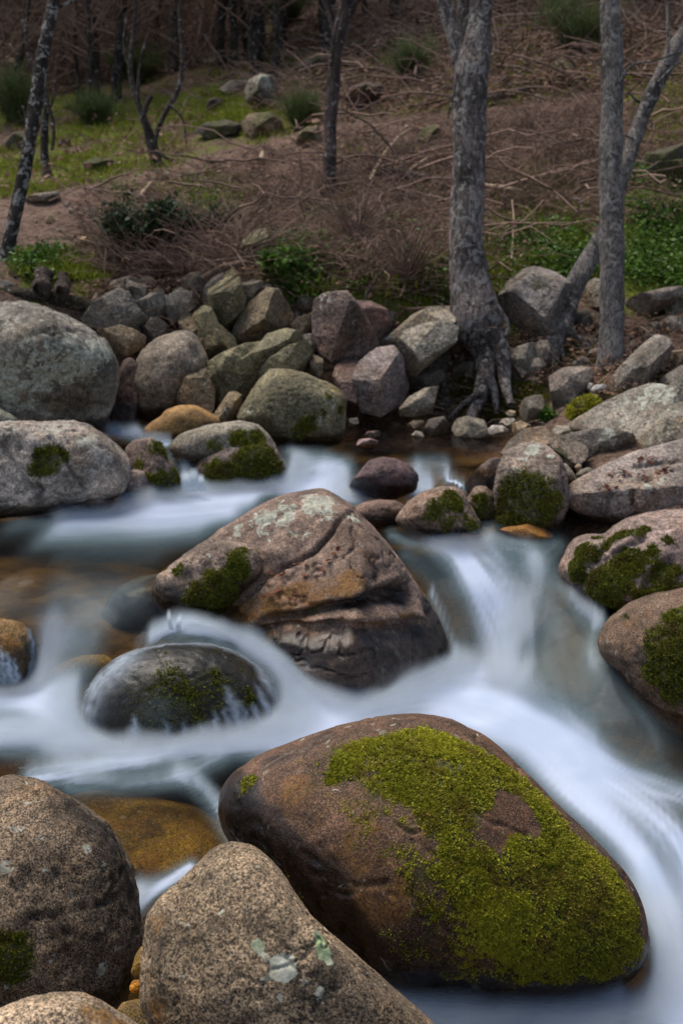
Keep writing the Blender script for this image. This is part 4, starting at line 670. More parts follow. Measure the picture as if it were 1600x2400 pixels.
# ------------------------------------------------------------------ the stream surface
wy = np.concatenate([np.linspace(.6, 3, 40)[:-1], np.linspace(3, 12.2, 420)]); wx = np.concatenate([np.linspace(-6.5, -3.4, 40)[:-1], np.linspace(-3.4, 3.2, 330)])
X, Y = np.meshgrid(wx, wy); x, y = X.ravel(), Y.ravel(); z = water_z(x, y)
kd = None
allp = np.vstack([v[::2] for v in ROCKPTS]); allp = allp[(allp[:, 1] < 12) & (allp[:, 2] < 1.3)]
kd = kdtree.KDTree(len(allp))
for k, p in enumerate(allp): kd.insert(p, k)
kd.balance()
STROKES = []                          # foam, and some painted sheen, laid along the current: picture points -> places on the water, width across
def foam(reg, s, wpx, val, streak=.25, core=.0):
    P = hit_water(pts(reg, s)); P = catmull(P, max(8, 8 * (len(P) - 1))) if len(P) > 1 else P
    d = ((P - EYE) @ FW).mean(); gz = np.clip((H - P[:, 2].mean()) / np.linalg.norm(P.mean(0) - EYE), .12, 1)
    STROKES.append((P, wpx / REG[reg][2] * d / FPX, gz, val, streak, core))
# upper pool and its spills
foam('r3', '470,800 560,810 660,828 770,866', 22, .95); foam('r3', '790,920 850,950 900,930', 40, .35)
foam('r3', '1330,930 1400,990 1480,1040', 60, .36, .3); foam('r4', '-80,1000 -20,1060 60,1090', 46, .34)
foam('r4', '-60,1085 60,1105 200,1108 330,1085 400,1075', 26, 1.0); foam('r4', '350,985 300,1040 240,1080', 30, .34); foam('r4', '480,1020 520,1040 545,1065', 22, .7, .8)
foam('r4', '40,960 -40,1020', 30, .3); foam('r4', '350,980 480,960', 26, .3)
# the pool left of the central boulder
foam('r5', '840,95 1000,75 1200,65 1420,55 1560,60', 42, .95); foam('r5', '380,160 800,150 1150,110', 90, .80, .1); foam('r5', '350,225 800,220 1050,190', 95, .66, .1); foam('r5', '250,300 500,300 700,300 900,275', 85, .42, .1); foam('r5', '120,220 420,180', 80, .36, .1); foam('r5', '300,400 500,405 700,400', 80, .10, .1)
foam('r5', '280,600 450,595 620,560', 80, .24, .15); foam('r5', '0,640 140,680 260,760', 60, .20, .2); foam('r5', '350,680 480,700', 60, .12, .2)  # first stroke paints the pool's faint sheen in foam colour
foam('r5', '220,800 330,800 420,760', 60, .30, .2); foam('r5', '160,860 170,960', 40, .4, .4)
# lower left flow
foam('r5', '-100,1050 120,1050 250,1080 330,1130', 110, .92, .12); foam('r5', '-60,980 150,1000', 50, .5)
foam('r5', '-100,1230 200,1230 420,1245 700,1260 1000,1235 1300,1190 1500,1150', 62, .92, .3); foam('r5', '350,1130 400,1200 480,1240', 50, .7)
foam('r5', '700,800 780,755 860,740 960,755 1080,800 1200,865 1320,960 1400,1060 1440,1150', 46, .92, .45); foam('r5', '1150,820 1300,930 1420,1050 1540,1090', 80, .6, .4)
foam('r5', '1250,1040 1340,1100 1430,1150', 90, .75, .4); foam('r5', '1450,960 1560,930 1650,910', 70, .62, .2)
foam('r7', '-60,60 150,90 350,130', 60, .5, .3); foam('r7', '150,240 400,190 700,140 1000,85 1250,45', 62, .85, .35); foam('r7', '350,260 600,260 850,220 1000,150', 60, .42, .3)
foam('r7', '820,230 930,300 1010,400 1085,520', 46, .55, .5); foam('r7', '620,860 700,770 790,710 870,660', 44, .9, .2); foam('r7', '620,800 640,760', 40, .7)
# main cascade on the right and the broad lower flow
foam('r6', '440,310 520,360 580,450 650,560 710,680 740,790 745,880', 88, .95, .3); foam('r6', '560,350 650,380 720,470 770,600 800,750 800,870', 120, .50, .35); foam('r6', '700,340 850,380 880,480 840,640', 80, .30, .3); foam('r6', '980,350 900,420', 60, .3)
foam('r6', '230,300 330,330 420,330', 30, .35, .4); foam('r6', '300,420 420,560 500,720 540,860', 50, .22, .5); foam('r6', '410,580 460,690 500,780 525,870', 13, .75, .2)  # second stroke paints the left edge sheen as pale foam
foam('r6', '1020,500 1080,600 1160,670 1200,760 1190,840', 56, .62, .3); foam('r6', '1180,760 1160,900', 60, .25, .4); foam('r6', '950,700 1000,900 1050,1050 1100,1150', 130, .26, .4); foam('r6', '1200,900 1280,1050 1400,1230', 130, .24, .4); foam('r6', '850,420 960,520', 90, .25, .2)
foam('r6', '-200,1080 0,1010 250,960 480,940 640,930', 80, .85, .2); foam('r6', '-250,1160 0,1120 250,1050 500,1030 720,1080 900,1180 1060,1310', 150, .97, .15)
foam('r8', '500,-60 800,60 1000,230 1200,420 1340,580 1430,760 1500,1000 1540,1300', 150, .93, .15); foam('r8', '1200,250 1400,380 1560,560 1650,800', 130, .85, .2); foam('r8', '850,20 1100,110 1350,240 1600,330', 80, .6, .25)
foam('r8', '180,1220 420,1265 700,1290 1000,1290 1250,1250', 70, .80, .25); foam('r8', '300,1330 700,1380 1200,1370 1600,1300', 110, .72, .3); foam('r8', '1380,1000 1450,1120 1560,1250', 60, .4, .3)
F = np.zeros(len(x)); stv = np.zeros(len(x)); wsum = np.full(len(x), 1e-6)
for k, (P, wm, gz, val, stk, core) in enumerate(STROKES):
    lo = P.min(0) - 3 * wm / gz; hi = P.max(0) + 3 * wm / gz; m = np.where((x > lo[0]) & (x < hi[0]) & (y > lo[1]) & (y < hi[1]))[0]
    if not len(m): continue
    qx, qy = x[m], y[m] * gz; A = np.stack([P[:, 0], P[:, 1] * gz], 1); d = np.full(len(m), 1e9); sg = np.zeros(len(m)); al = np.zeros(len(m)); run = 0
    if len(A) == 1: A = np.vstack([A, A + 1e-3])
    for a, b in zip(A[:-1], A[1:]):
        e = b - a; L = np.hypot(*e) + 1e-9; t = np.clip(((qx - a[0]) * e[0] + (qy - a[1]) * e[1]) / L ** 2, 0, 1); rx, ry = qx - a[0] - t * e[0], qy - a[1] - t * e[1]; dd = np.hypot(rx, ry)
        c = dd < d; d[c] = dd[c]; sg[c] = (np.sign(e[0] * ry - e[1] * rx) * dd)[c]; al[c] = (run + t * L)[c]; run += L
    g = np.exp(-(d / wm) ** 2 * 1.5)
    n = fbm(np.stack([sg / wm * 2.2 + 9 * k, al / wm * .22, np.full(len(m), k * 3.7)], 1), 3)
    n2 = fbm(np.stack([sg / wm * 7.5 + 5 * k, al / wm * .35, np.full(len(m), k * 2.7)], 1), 2); v = val * g * np.clip(1 + 2.4 * stk * n + .8 * stk * n2, .15, 1.5)
    F[m] = 1 - (1 - F[m]) * (1 - np.clip(v, 0, 1)); 
F = .94 * F ** 1.1
P3 = np.stack([x, y, z], 1); F = np.clip(F * (1 + .12 * fbm(P3 * [1.6, .9, 1], 3)), 0, 1)
dist = np.array([kd.find(p)[2] for p in P3]); F *= .42 + .58 * smooth(.0, .09, dist)
zz = z + .012 * fbm(P3 * [1.5, 1.0, 1], 2) + .02 * F * fbm(P3 * [2.4, 1.4, 1] + 30, 2)
s = NT('silky_stream'); f = s.attr('foam'); fr = s.n('LayerWeight'); fr.inputs['Blend'].default_value = .12
tr = s.n('BsdfTransparent'); tr.inputs[0].default_value = (.80, .74, .62, 1); gl = s.n('BsdfGlossy'); gl.inputs['Roughness'].default_value = .14; gl.inputs['Color'].default_value = (.8, .85, 1, 1)
gn = s.bump(s.noise(1.6, 2, .5, vec=s.vec((1, .7, 1))), .15, .05); s.put(gl.inputs['Normal'], gn)
df = s.n('BsdfDiffuse'); s.put(df.inputs[0], s.mix(s.ramp(f, .30, .85), (.180, .255, .290), s.mix(s.ramp(s.noise(1.1, 3), .35, .65), (.38, .455, .60), (.50, .565, .70))))
m1 = s.n('MixShader'); s.put(m1.inputs[0], s.math('MULTIPLY', fr.outputs['Fresnel'], .6)); s.t.links.new(tr.outputs[0], m1.inputs[1]); s.t.links.new(gl.outputs[0], m1.inputs[2])
m2 = s.n('MixShader'); s.put(m2.inputs[0], f); s.t.links.new(m1.outputs[0], m2.inputs[1]); s.t.links.new(df.outputs[0], m2.inputs[2]); s.t.links.new(m2.outputs[0], s.out.inputs[0]); M_WATER = s.m
s = NT('thin_veil'); vt = s.n('BsdfTransparent'); vt.inputs[0].default_value = (1, 1, 1, 1); vd = s.n('BsdfDiffuse'); vd.inputs[0].default_value = (.46, .53, .60, 1); vx = s.n('MixShader'); s.put(vx.inputs[0], s.attr('foam'))
s.t.links.new(vt.outputs[0], vx.inputs[1]); s.t.links.new(vd.outputs[0], vx.inputs[2]); s.t.links.new(vx.outputs[0], s.out.inputs[0]); M_VEIL = s.m
wi = np.arange(len(x)).reshape(X.shape); WF = np.stack([wi[:-1, :-1], wi[:-1, 1:], wi[1:, 1:], wi[1:, :-1]], -1).reshape(-1, 4)
inside = outside(x, y) < .5; WF = WF[inside[WF].any(1)]
used = np.unique(WF); re = np.full(len(x), -1); re[used] = np.arange(len(used))
water = mesh('stream', np.stack([x, y, zz], 1)[used], re[WF], M_WATER, attrs={'foam': F[used]}); prop(water, kind='structure')
# fine spray hugging the stones where white water runs against them
sv, sf, sa, n0 = [], [], [], 0
near_s = np.where((F > .3) & (dist < .30))[0]; mk = np.zeros(len(x), bool); mk[near_s] = True; SF = wi[:-1, :-1].ravel()[:0]
quad = np.stack([wi[:-1, :-1], wi[:-1, 1:], wi[1:, 1:], wi[1:, :-1]], -1).reshape(-1, 4); quad = quad[mk[quad].any(1)]; us = np.unique(quad); rr_ = np.full(len(x), -1); rr_[us] = np.arange(len(us))
for k in range(1, 8):
    hgt_ = .012 * k * (1 + .5 * fbm(P3[us] * 5, 2)); sv.append(np.stack([x[us], y[us], zz[us] + hgt_], 1)); sa.append(.30 * smooth(.3, .75, F[us]) * smooth(.30, .04, dist[us]) * (1 - k / 8.5)); sf.append(rr_[quad] + n0); n0 += len(us)
prop(mesh('spray', np.vstack(sv), np.vstack(sf), M_VEIL, attrs={'foam': np.concatenate(sa)}), kind='structure')
# little falls: curved tongues of water, opaque along the middle
def tongues(name, items):
    Vs, Fs, A, n0 = [], [], [], 0
    for reg, top, bot, wpx, d, op in items:
        a = at_d([nat(reg, *top)], d)[0]; b = at_d([nat(reg, *bot)], d - .05)[0]; wm = wpx / REG[reg][2] * d / FPX; K, M = 9, 7
        t = np.linspace(0, 1, K)[:, None]; c = a + (b - a) * t; c[:, 1] -= .05 * np.sin(t[:, 0] * math.pi); c[:, 2] += .02 * np.sin(t[:, 0] * math.pi)
        u = np.linspace(-1, 1, M); G = c[:, None, :] + (u * wm)[None, :, None] * (1 + .5 * t)[:, :, None] * np.array([1, .15, 0]); G[:, :, 1] += (.25 * wm * u ** 2)[None, :]
        al = op * (1 - u[None] ** 2) * smooth(-.05, .35, t) * (.75 + .25 * smooth(1.05, .8, t)); i = np.arange(K * M).reshape(K, M) + n0; n0 += K * M
        Vs.append(G.reshape(-1, 3)); A.append(al.ravel()); Fs.append(np.stack([i[:-1, :-1], i[:-1, 1:], i[1:, 1:], i[1:, :-1]], -1).reshape(-1, 4))
    return prop(mesh(name, np.vstack(Vs), np.vstack(Fs), M_VEIL, attrs={'foam': np.concatenate(A)}), kind='structure')
def dome_d(lab, reg, x, y):
    o, V = ROCKS[lab]; h = pick(V, nat(reg, x, y)); return (h - EYE) @ FW
DOME = 'dark mossy dome of rock with water sliding over it in the centre left'
it = [('r3', (855, 985), (868, 1085), 26, 9.25, .8), ('r3', (890, 970), (905, 1080), 20, 9.25, .7), ('r3', (925, 1000), (932, 1080), 14, 9.2, .7),
      ('r5', (778, 640), (790, 740), 10, 6.45, .6), ('r5', (832, 660), (820, 750), 12, 6.45, .6)]
for x0, y0, x1, y1 in [(490, 1025, 500, 1060), (515, 1030, 530, 1070), (540, 1045, 552, 1075)]: it.append(('r4', (x0, y0), (x1, y1), 7, 8.75, .7))
tongues('waterfall', it)
# thin veils of water clinging to the rocks they run over
def veil(lab, reg, strokes, base=0.0, off=.008, name='water_veil', down=(26, 26, 2.2)):
    o, V = ROCKS[lab]; Fc = np.array([p.vertices[:] for p in o.data.polygons]); nr = np.zeros_like(V); fn = np.cross(V[Fc[:, 1]] - V[Fc[:, 0]], V[Fc[:, 2]] - V[Fc[:, 0]])
    for k in range(3): np.add.at(nr, Fc[:, k], fn)
    nr /= np.linalg.norm(nr, axis=1)[:, None]; f = np.full(len(V), base)
    for s_, wpx, val in strokes:
        h = picks(V, reg, s_, 40); wm = wpx / REG[reg][2] * ((h - EYE) @ FW).mean() / FPX; D = np.linalg.norm(V[:, None] - h[None], axis=2) if len(V) < 20000 else None
        if D is None: D = np.concatenate([np.linalg.norm(q[:, None] - h[None], axis=2) for q in np.array_split(V, 4)])
        t = D.argmin(1) / 39.0; d = D.min(1); tap = smooth(-.05, .45, t) if val > 0 else 1; v = abs(val) * np.exp(-(d / (wm * (.45 + .75 * t if val > 0 else 1))) ** 2) * tap; f = 1 - (1 - f) * (1 - v)
    f = np.clip(f * (1 + .9 * fbm(V * np.array(down), 3)), 0, 1); m = (f > .015)[Fc].any(1); Fv = Fc[m]; u = np.unique(Fv); re_ = np.full(len(V), -1); re_[u] = np.arange(len(u))
    prop(mesh(name, (V + nr * off)[u], re_[Fv], M_VEIL, attrs={'foam': f[u]}), kind='structure')
veil(DOME, 'r5', [('390,1190 410,1080 460,980 560,890', 85, -.46), ('700,1000 760,1180', 90, .10), ('540,870 680,822 800,806 960,812 1120,865 1220,960', 30, -.26), ('1220,980 1270,1060 1300,1130', 34, -.45), ('1030,985 1075,1090 1120,1230', 24, .75), ('1165,980 1220,1080 1290,1190', 26, .8), ('1100,1060 1160,1210', 16, .6), ('975,1100 1010,1240', 12, .7), ('1022,1080 1070,1230', 12, .6), ('1150,1060 1205,1200', 12, .6), ('622,1120 624,1240', 18, .8), ('765,1150 772,1240', 14, .6), ('845,1150 852,1240', 16, .6), ('915,1145 930,1240', 14, .6)], .0)
veil('golden mossy rock at the left edge with water dripping down its front', 'r5', [('2,800 20,970', 14, .8), ('30,830 52,970', 14, .8), ('60,860 80,970', 12, .7), ('140,760 150,860 130,960', 26, -.5), ('-30,780 -10,960', 16, .7)])
veil('dark wet ledge under sheeting water below the mossy lobe', 'c', [('-320,680 -200,560 -60,500 60,490', 50, -.16), ('38,655 46,800', 16, .75), ('104,690 92,800', 18, .75), ('-60,560 -100,700', 60, .15)], .0)
veil('broad dark slab under a thin veil of water right of the main cascade', 'r6', [('1120,640 1180,740 1190,880', 60, -.4), ('1000,700 930,900 880,1040', 60, -.14), ('1250,820 1330,1000 1430,1200', 50, .2), ('1100,900 1160,1050 1250,1200', 60, .16), ('850,900 1000,1100 1200,1250', 50, -.15)], .05, .012, down=(9, 9, 1.2))
# ------------------------------------------------------------------ trees
def stem(path, d, sides=18, n=None, rough=.12, seed=0):     # path: (display x, y, radius px) -> tube with ribbed bark
    a = np.array(path, float); n = n or max(10, int(len(a) * 9)); c = catmull(a, n)
    dd = np.full(len(a), float(d)) if np.isscalar(d) else np.array(d, float); dd = catmull(np.stack([dd, dd, dd], 1), n)[:, 0]
    ctr = EYE + rays(c[:, :2] / .98) * dd[:, None]; rad = np.maximum(c[:, 2], .3) / .98 * dd / FPX
    V, F = tubes(ctr[None], rad[None], sides); N = ctr.repeat(sides, 0); o = V - N; rr = np.linalg.norm(o, axis=1)[:, None] + 1e-9
    q = V * [9, 9, 2.2] + seed * 7.7; k = fbm(q, 3) * rough * 1.6 + fbm(V * 3.1 + seed, 2) * rough; rr0 = rr; V = V + o / rr * (rr0 * k[:, None])
    return V, F
def tree(label, trunk, d, mat, group=None, moss=None, cat='tree', **parts):
    if np.isscalar(d) and d > 13:
        g_ = ground_d((trunk[1][0] / .98, trunk[1][1] / .98)); parts = {k: [(q[0], (q[1] - d if len(q) > 1 else 0) + g_) for q in v] for k, v in parts.items()}; d = g_
    V, F = stem(trunk, d, sides=26, n=110, seed=len(bpy.data.objects)); base = V[:26].mean(0); e = prop(empty('tree', base), label, cat, group)
    at = np.zeros(len(V)) if moss is None else moss(V); mesh('trunk', V, F, mat, parent=e, loc=base, attrs={'moss': at})
    for k, lst in parts.items():
        for p in lst:
            pd = p[1] if len(p) > 1 else d; V, F = stem(p[0], pd, sides=12, n=max(16, 10 * len(p[0])), seed=len(bpy.data.objects)); mesh(k, V, F, mat, parent=e, loc=base)
    return e
D1 = 11.75
t1 = tree('thick furrowed tree forking near the top with bare roots gripping the stones', [(1118, 830, 20), (1112, 800, 32), (1100, 772, 48), (1092, 745, 57), (1086, 700, 52), (1078, 650, 46), (1073, 600, 42), (1071, 500, 39), (1075, 400, 37), (1078, 300, 38), (1080, 220, 38), (1083, 160, 41), (1092, 120, 36), (1099, 60, 28), (1104, 0, 26), (1110, -150, 24), (1104, -320, 20)], D1, M_BARK,
     moss=lambda V: smooth(-.1, .5, (V[:, 0] - 1.3) * 3) * smooth(2.0, 1.3, V[:, 2]) * .55,
     branch=[([(1078, 205, 26), (1060, 140, 22), (1042, 80, 19), (1026, 20, 18), (1012, -40, 17), (985, -200, 15)],), ([(1048, 170, 4), (1040, 220, 3), (1028, 270, 2), (1022, 290, 1)], D1 - .15), ([(1084, 150, 24), (1076, 70, 20), (1066, 10, 17), (1050, -120, 14)], D1 + .12)],
     root=[([(1095, 750, 44), (1110, 795, 34), (1118, 835, 28), (1112, 875, 24), (1100, 915, 18), (1082, 955, 12), (1070, 985, 6)], [D1, D1, D1 - .1, D1 - .2, D1 - .35, D1 - .5, D1 - .65]), ([(1122, 745, 30), (1145, 795, 22), (1156, 840, 17), (1160, 885, 13), (1172, 930, 8)], [D1, D1 - .1, D1 - .2, D1 - .3, D1 - .45]), ([(1128, 690, 10), (1150, 720, 7), (1165, 745, 5), (1160, 775, 5), (1145, 800, 4), (1152, 850, 4), (1165, 900, 3)], D1 - .3), ([(1066, 740, 24), (1048, 756, 19), (1028, 768, 14), (1000, 782, 9), (985, 800, 5)], D1 - .1), ([(1118, 860, 12), (1135, 900, 9), (1140, 950, 5)], D1 - .35), ([(1102, 900, 8), (1060, 930, 6), (1030, 960, 4)], D1 - .45)])
D2 = 11.45
tree('pale straight grey tree near the right edge', [(1396, 880, 20), (1398, 860, 31), (1402, 820, 31), (1404, 760, 29), (1404, 660, 28), (1403, 500, 27), (1402, 400, 27), (1403, 300, 26), (1405, 200, 25), (1405, 100, 25), (1401, 40, 23), (1400, 0, 22), (1398, -150, 20), (1392, -320, 16)], D2, M_BARKG,
     root=[([(1412, 820, 16), (1426, 845, 10), (1436, 870, 6)], D2 - .1), ([(1384, 840, 14), (1376, 865, 9), (1368, 890, 5)], D2 - .1)], branch=[([(1420, 190, 5), (1450, 150, 3), (1500, 140, 2), (1590, 110, 2)], D2 - .1)])
D3 = 12.0
tree('dark leaning tree crossing behind the pale straight tree, its roots clasping the bank', [(1262, 806, 16), (1272, 775, 27), (1290, 740, 26), (1310, 680, 23), (1330, 635, 22), (1360, 580, 21), (1392, 520, 19), (1418, 440, 18), (1440, 370, 17), (1462, 300, 17), (1490, 230, 17), (1520, 170, 18), (1556, 100, 18), (1600, 30, 16), (1680, -100, 13)], [D3, D3, D3, D3 + .1, D3 + .1, D3 + .2, D3 + .2, D3 + .3, D3 + .3, D3 + .4, D3 + .4, D3 + .4, D3 + .5, D3 + .5, D3 + .5], M_BARKG,
     root=[([(1268, 775, 16), (1262, 810, 10), (1258, 850, 6), (1254, 885, 4)], D3 - .3), ([(1280, 770, 14), (1285, 805, 8), (1300, 840, 5), (1312, 860, 3)], D3 - .3), ([(1275, 790, 12), (1275, 830, 8), (1268, 880, 4), (1262, 900, 3)], D3 - .4), ([(1300, 745, 10), (1320, 770, 7), (1342, 790, 5), (1352, 850, 3)], D3 - .2)],
     branch=[([(1532, 150, 5), (1533, 80, 4), (1531, 0, 3), (1532, -80, 2)], D3 + .3), ([(1500, 215, 6), (1470, 235, 4), (1440, 210, 2)], D3 + .4), ([(1455, 320, 4), (1430, 310, 2.5), (1400, 312, 1.5)], D3 + .2), ([(1510, 190, 5), (1550, 150, 3), (1600, 120, 2)], D3 + .2), ([(1376, 575, 4), (1358, 548, 2.5), (1346, 532, 1.5)], D3)])
tree('slim pinkish tree standing in the brush in the middle of the slope', [(750, 470, 12), (754, 440, 20), (757, 400, 15), (757, 350, 15), (758, 300, 14), (762, 230, 15), (766, 180, 15), (772, 120, 13), (783, 70, 13), (795, 20, 14), (803, -20, 14), (815, -160, 12)], 16.0, M_BARKP,
     root=[([(748, 420, 9), (738, 450, 6), (728, 480, 3)], 15.9), ([(762, 430, 9), (772, 455, 5), (785, 475, 3)], 15.9), ([(752, 440, 8), (748, 470, 5), (744, 500, 3)], 15.8)], branch=[([(760, 150, 5), (768, 80, 5), (782, 20, 4), (800, -60, 3)], 15.8), ([(775, 110, 7), (760, 50, 5), (735, -20, 4)], 16.1), ([(790, 60, 6), (815, 10, 4), (840, -50, 3)], 16.1)])
tree('lichen crusted tree leaning right at the left edge of the picture', [(2, 640, 24), (12, 600, 18), (24, 540, 16), (38, 480, 16), (50, 430, 15), (60, 380, 15), (70, 320, 15), (80, 260, 16), (88, 200, 15), (96, 140, 15), (106, 90, 14), (114, 50, 14), (124, 0, 14), (135, -80, 12), (150, -200, 10)], 13.6, M_BARKL,
     branch=[([(118, 40, 6), (140, 15, 4), (170, 0, 3), (230, -40, 2)], 13.6), ([(70, 300, 5), (58, 260, 3), (52, 240, 2)], 13.5)], root=[([(8, 610, 12), (-5, 640, 9), (-20, 665, 6)], 13.5), ([(14, 610, 10), (28, 640, 6), (36, 660, 3)], 13.5)])
tree('dark crooked tree just behind the lichen crusted tree at the left', [(122, 430, 6), (112, 410, 14), (105, 380, 10), (102, 330, 9), (104, 280, 8), (108, 240, 6), (98, 190, 5), (70, 140, 4), (60, 60, 3), (75, -60, 2)], 17.2, M_BARKD, branch=[([(108, 260, 4), (122, 230, 3), (125, 190, 2.5), (135, 120, 2)], 17.2), ([(120, 345, 4), (124, 310, 4), (120, 270, 4), (112, 245, 3)], 17.0), ([(104, 240, 4), (72, 260, 3), (58, 285, 2)], 17.1)])
tree('small forked tree with a snapped stub on the green slope', [(368, 400, 6), (364, 385, 14), (352, 345, 12), (342, 305, 10), (330, 272, 8), (320, 245, 7), (308, 205, 7), (300, 165, 6), (303, 110, 5), (310, 40, 4), (315, -60, 3)], 21.0, M_BARKD,
     branch=[([(330, 270, 6), (338, 240, 6), (348, 222, 6)], 20.8), ([(352, 345, 7), (362, 300, 6), (385, 250, 6), (405, 215, 6), (416, 175, 5), (418, 110, 4), (412, 40, 4), (420, -50, 3)], 21.0), ([(362, 300, 5), (358, 335, 4), (375, 358, 4), (410, 375, 3)], 20.7), ([(316, 235, 4), (318, 190, 4), (325, 130, 3), (345, 60, 2)], 20.9), ([(390, 240, 3), (405, 255, 3), (422, 280, 2), (428, 330, 2)], 20.9), ([(300, 160, 4), (285, 110, 3), (290, 40, 2)], 21.1), ([(416, 170, 3), (450, 120, 2), (490, 60, 1.5), (540, 10, 1)], 21.0)])
for lab, x0, yb, r, lean, d, m in [('straight dark pine trunk left of centre behind the forked tree', 398, 200, 15, 6, 31, M_BARKD), ('thick dark trunk in the wood between the forked tree and the middle tree', 600, 165, 12, -6, 31, M_BARKD), ('dark trunk at the top right of the middle tree', 905, 75, 13, 4, 30, M_BARKD)]:
    tree(lab, [(x0 + 4, yb + 12, r * 1.4), (x0, yb - 30, r), (x0 + lean * .4, yb - 110, r * .92), (x0 + lean, -60, r * .85), (x0 + lean * 2, -300, r * .7)], d, m)
# far wood: three kinds of thin bare trees, copied
def wood_tree(kind):
    rs = np.random.default_rng(400 + kind); e = empty('bare_tree', (0, 0, 0)); K = 12; h = rs.uniform(9, 12); t = np.linspace(0, 1, K)
    p = np.stack([np.cumsum(rs.normal(0, .10, K)), np.cumsum(rs.normal(0, .10, K)), -.4 + t * h], 1); r = rs.uniform(.06, .13) * (1 - t * .75)
    V, F = tubes(p[None], r[None], 9); V = V + .02 * np.stack([perlin(V * 4), perlin(V * 4 + 9), np.zeros(len(V))], 1); mesh('trunk', V, F, M_BARKD, parent=e)
    N = 64; tb = rs.uniform(.12, .95, N); b = np.stack([np.interp(tb, t, p[:, i]) for i in range(3)], 1); az = rs.uniform(0, 6.28, N); L = rs.uniform(.8, 2.6, N) * (1.1 - tb * .6); kk = np.linspace(0, 1, 6)
    path = b[:, None] + (L[:, None, None] * kk[None, :, None]) * np.stack([np.cos(az), np.sin(az), rs.uniform(.2, 1.1, N)], 1)[:, None] + rs.normal(0, .10, (N, 6, 3)) * kk[None, :, None]
    parts = [tubes(path, .022 * (1 - kk * .8)[None].repeat(N, 0), 4)]
    M = 900; src = rs.integers(0, N, M); kq = rs.integers(2, 6, M); b = path[src, kq]; dr = rs.normal(size=(M, 3)); dr[:, 2] = np.abs(dr[:, 2]); k4 = np.linspace(0, 1, 4); tp = b[:, None] + dr[:, None] * (rs.uniform(.2, .6, M)[:, None, None] * k4[None, :, None]) + rs.normal(0, .04, (M, 4, 3)) * k4[None, :, None]
    parts.append(tubes(tp, .007 * (1 - k4 * .6)[None].repeat(M, 0), 3)); V, F = merge(parts); c = mesh('crown', V, F, M_TWIG, parent=e); return e
def shade_pine(kind):
    rs = np.random.default_rng(500 + kind); e = empty('shade_pine', (0, 0, 0)); K = 14; h = 14.0; t = np.linspace(0, 1, K); p = np.stack([np.cumsum(rs.normal(0, .07, K)), np.cumsum(rs.normal(0, .07, K)), -.4 + t * h], 1)
    V, F = tubes(p[None], (.22 * (1 - t * .8))[None], 10); mesh('trunk', V, F, M_BARKD, parent=e)
    N = 900; z = rs.uniform(5.5, 14.3, N); R = 2.9 * (1 - ((z - 7.5) / 7.4) ** 2).clip(.06, 1); az = rs.uniform(0, 6.28, N); rr = R * rs.uniform(.15, 1, N) ** .6; cen = np.stack([rr * np.cos(az), rr * np.sin(az), z - rr * .15], 1)
    M = 9; b = cen.repeat(M, 0) + rs.normal(0, .22, (N * M, 3)); d = rs.normal(size=(N * M, 3)); d /= np.linalg.norm(d, axis=1)[:, None]; q = np.cross(d, rs.normal(size=(N * M, 3))); q /= np.linalg.norm(q, axis=1)[:, None]; s_ = rs.uniform(.14, .34, (N * M, 1))
    X = np.stack([b - q * s_ * .30, b + q * s_ * .30, b + d * s_], 1).reshape(-1, 3); mesh('crown', X, np.arange(len(X)).reshape(-1, 3), M_PINE, parent=e, flat=True); return e
def copy_tree(o):
    c = o.copy(); COL.objects.link(c)
    for ch in o.children:
        k = ch.copy(); COL.objects.link(k); k.parent = c
    return c
rs = np.random.default_rng(77)
wood = [wood_tree(k) for k in range(4)]; usedw = [0] * 4; n = 0
spots = [(rs.uniform(-60, 760), rs.uniform(27, 52)) for _ in range(84)] + [(rs.uniform(620, 1500), rs.uniform(27, 36)) for _ in range(12)]
for px, yy in spots:
    x_ = (px / .98 - 800) / FPX * yy; g = float(ground_z([x_], [yy])[0]); k = n % 4; o = wood[k] if not usedw[k] else copy_tree(wood[k]); usedw[k] = 1; n += 1
    o.location = (x_, yy, g); sc_ = rs.uniform(.7, 1.35); o.scale = (sc_, sc_, rs.uniform(.9, 1.2)); o.rotation_euler = (rs.normal(0, .05), rs.normal(0, .05), rs.uniform(0, 6.28))
    prop(o, 'thin bare tree among many in the dark wood up the hill', 'tree', 'thin bare trees in the dark wood')
pines = [shade_pine(k) for k in range(2)]; usedp = [0] * 2; n = 0  # pines added so that their crowns, out of view, shade the hill
for x_, yy in [(-22, 46), (-10.5, 47), (-13, 54), (-7, 57), (1, 50), (6, 42), (8.5, 34), (13, 38), (15.5, 32), (-14, 62), (0, 60), (-22, 58), (-28, 52)]:
    g = float(ground_z([x_], [yy])[0]); k = n % 2; o = pines[k] if not usedp[k] else copy_tree(pines[k]); usedp[k] = 1; n += 1
    o.location = (x_, yy, g); q = rs.uniform(.9, 1.3); o.scale = (q, q, q); o.rotation_euler = (0, 0, rs.uniform(0, 6.28)); prop(o, 'tall dark pine added high on the hill, its unseen crown shading the wood', 'tree', 'added shade pines in the wood')
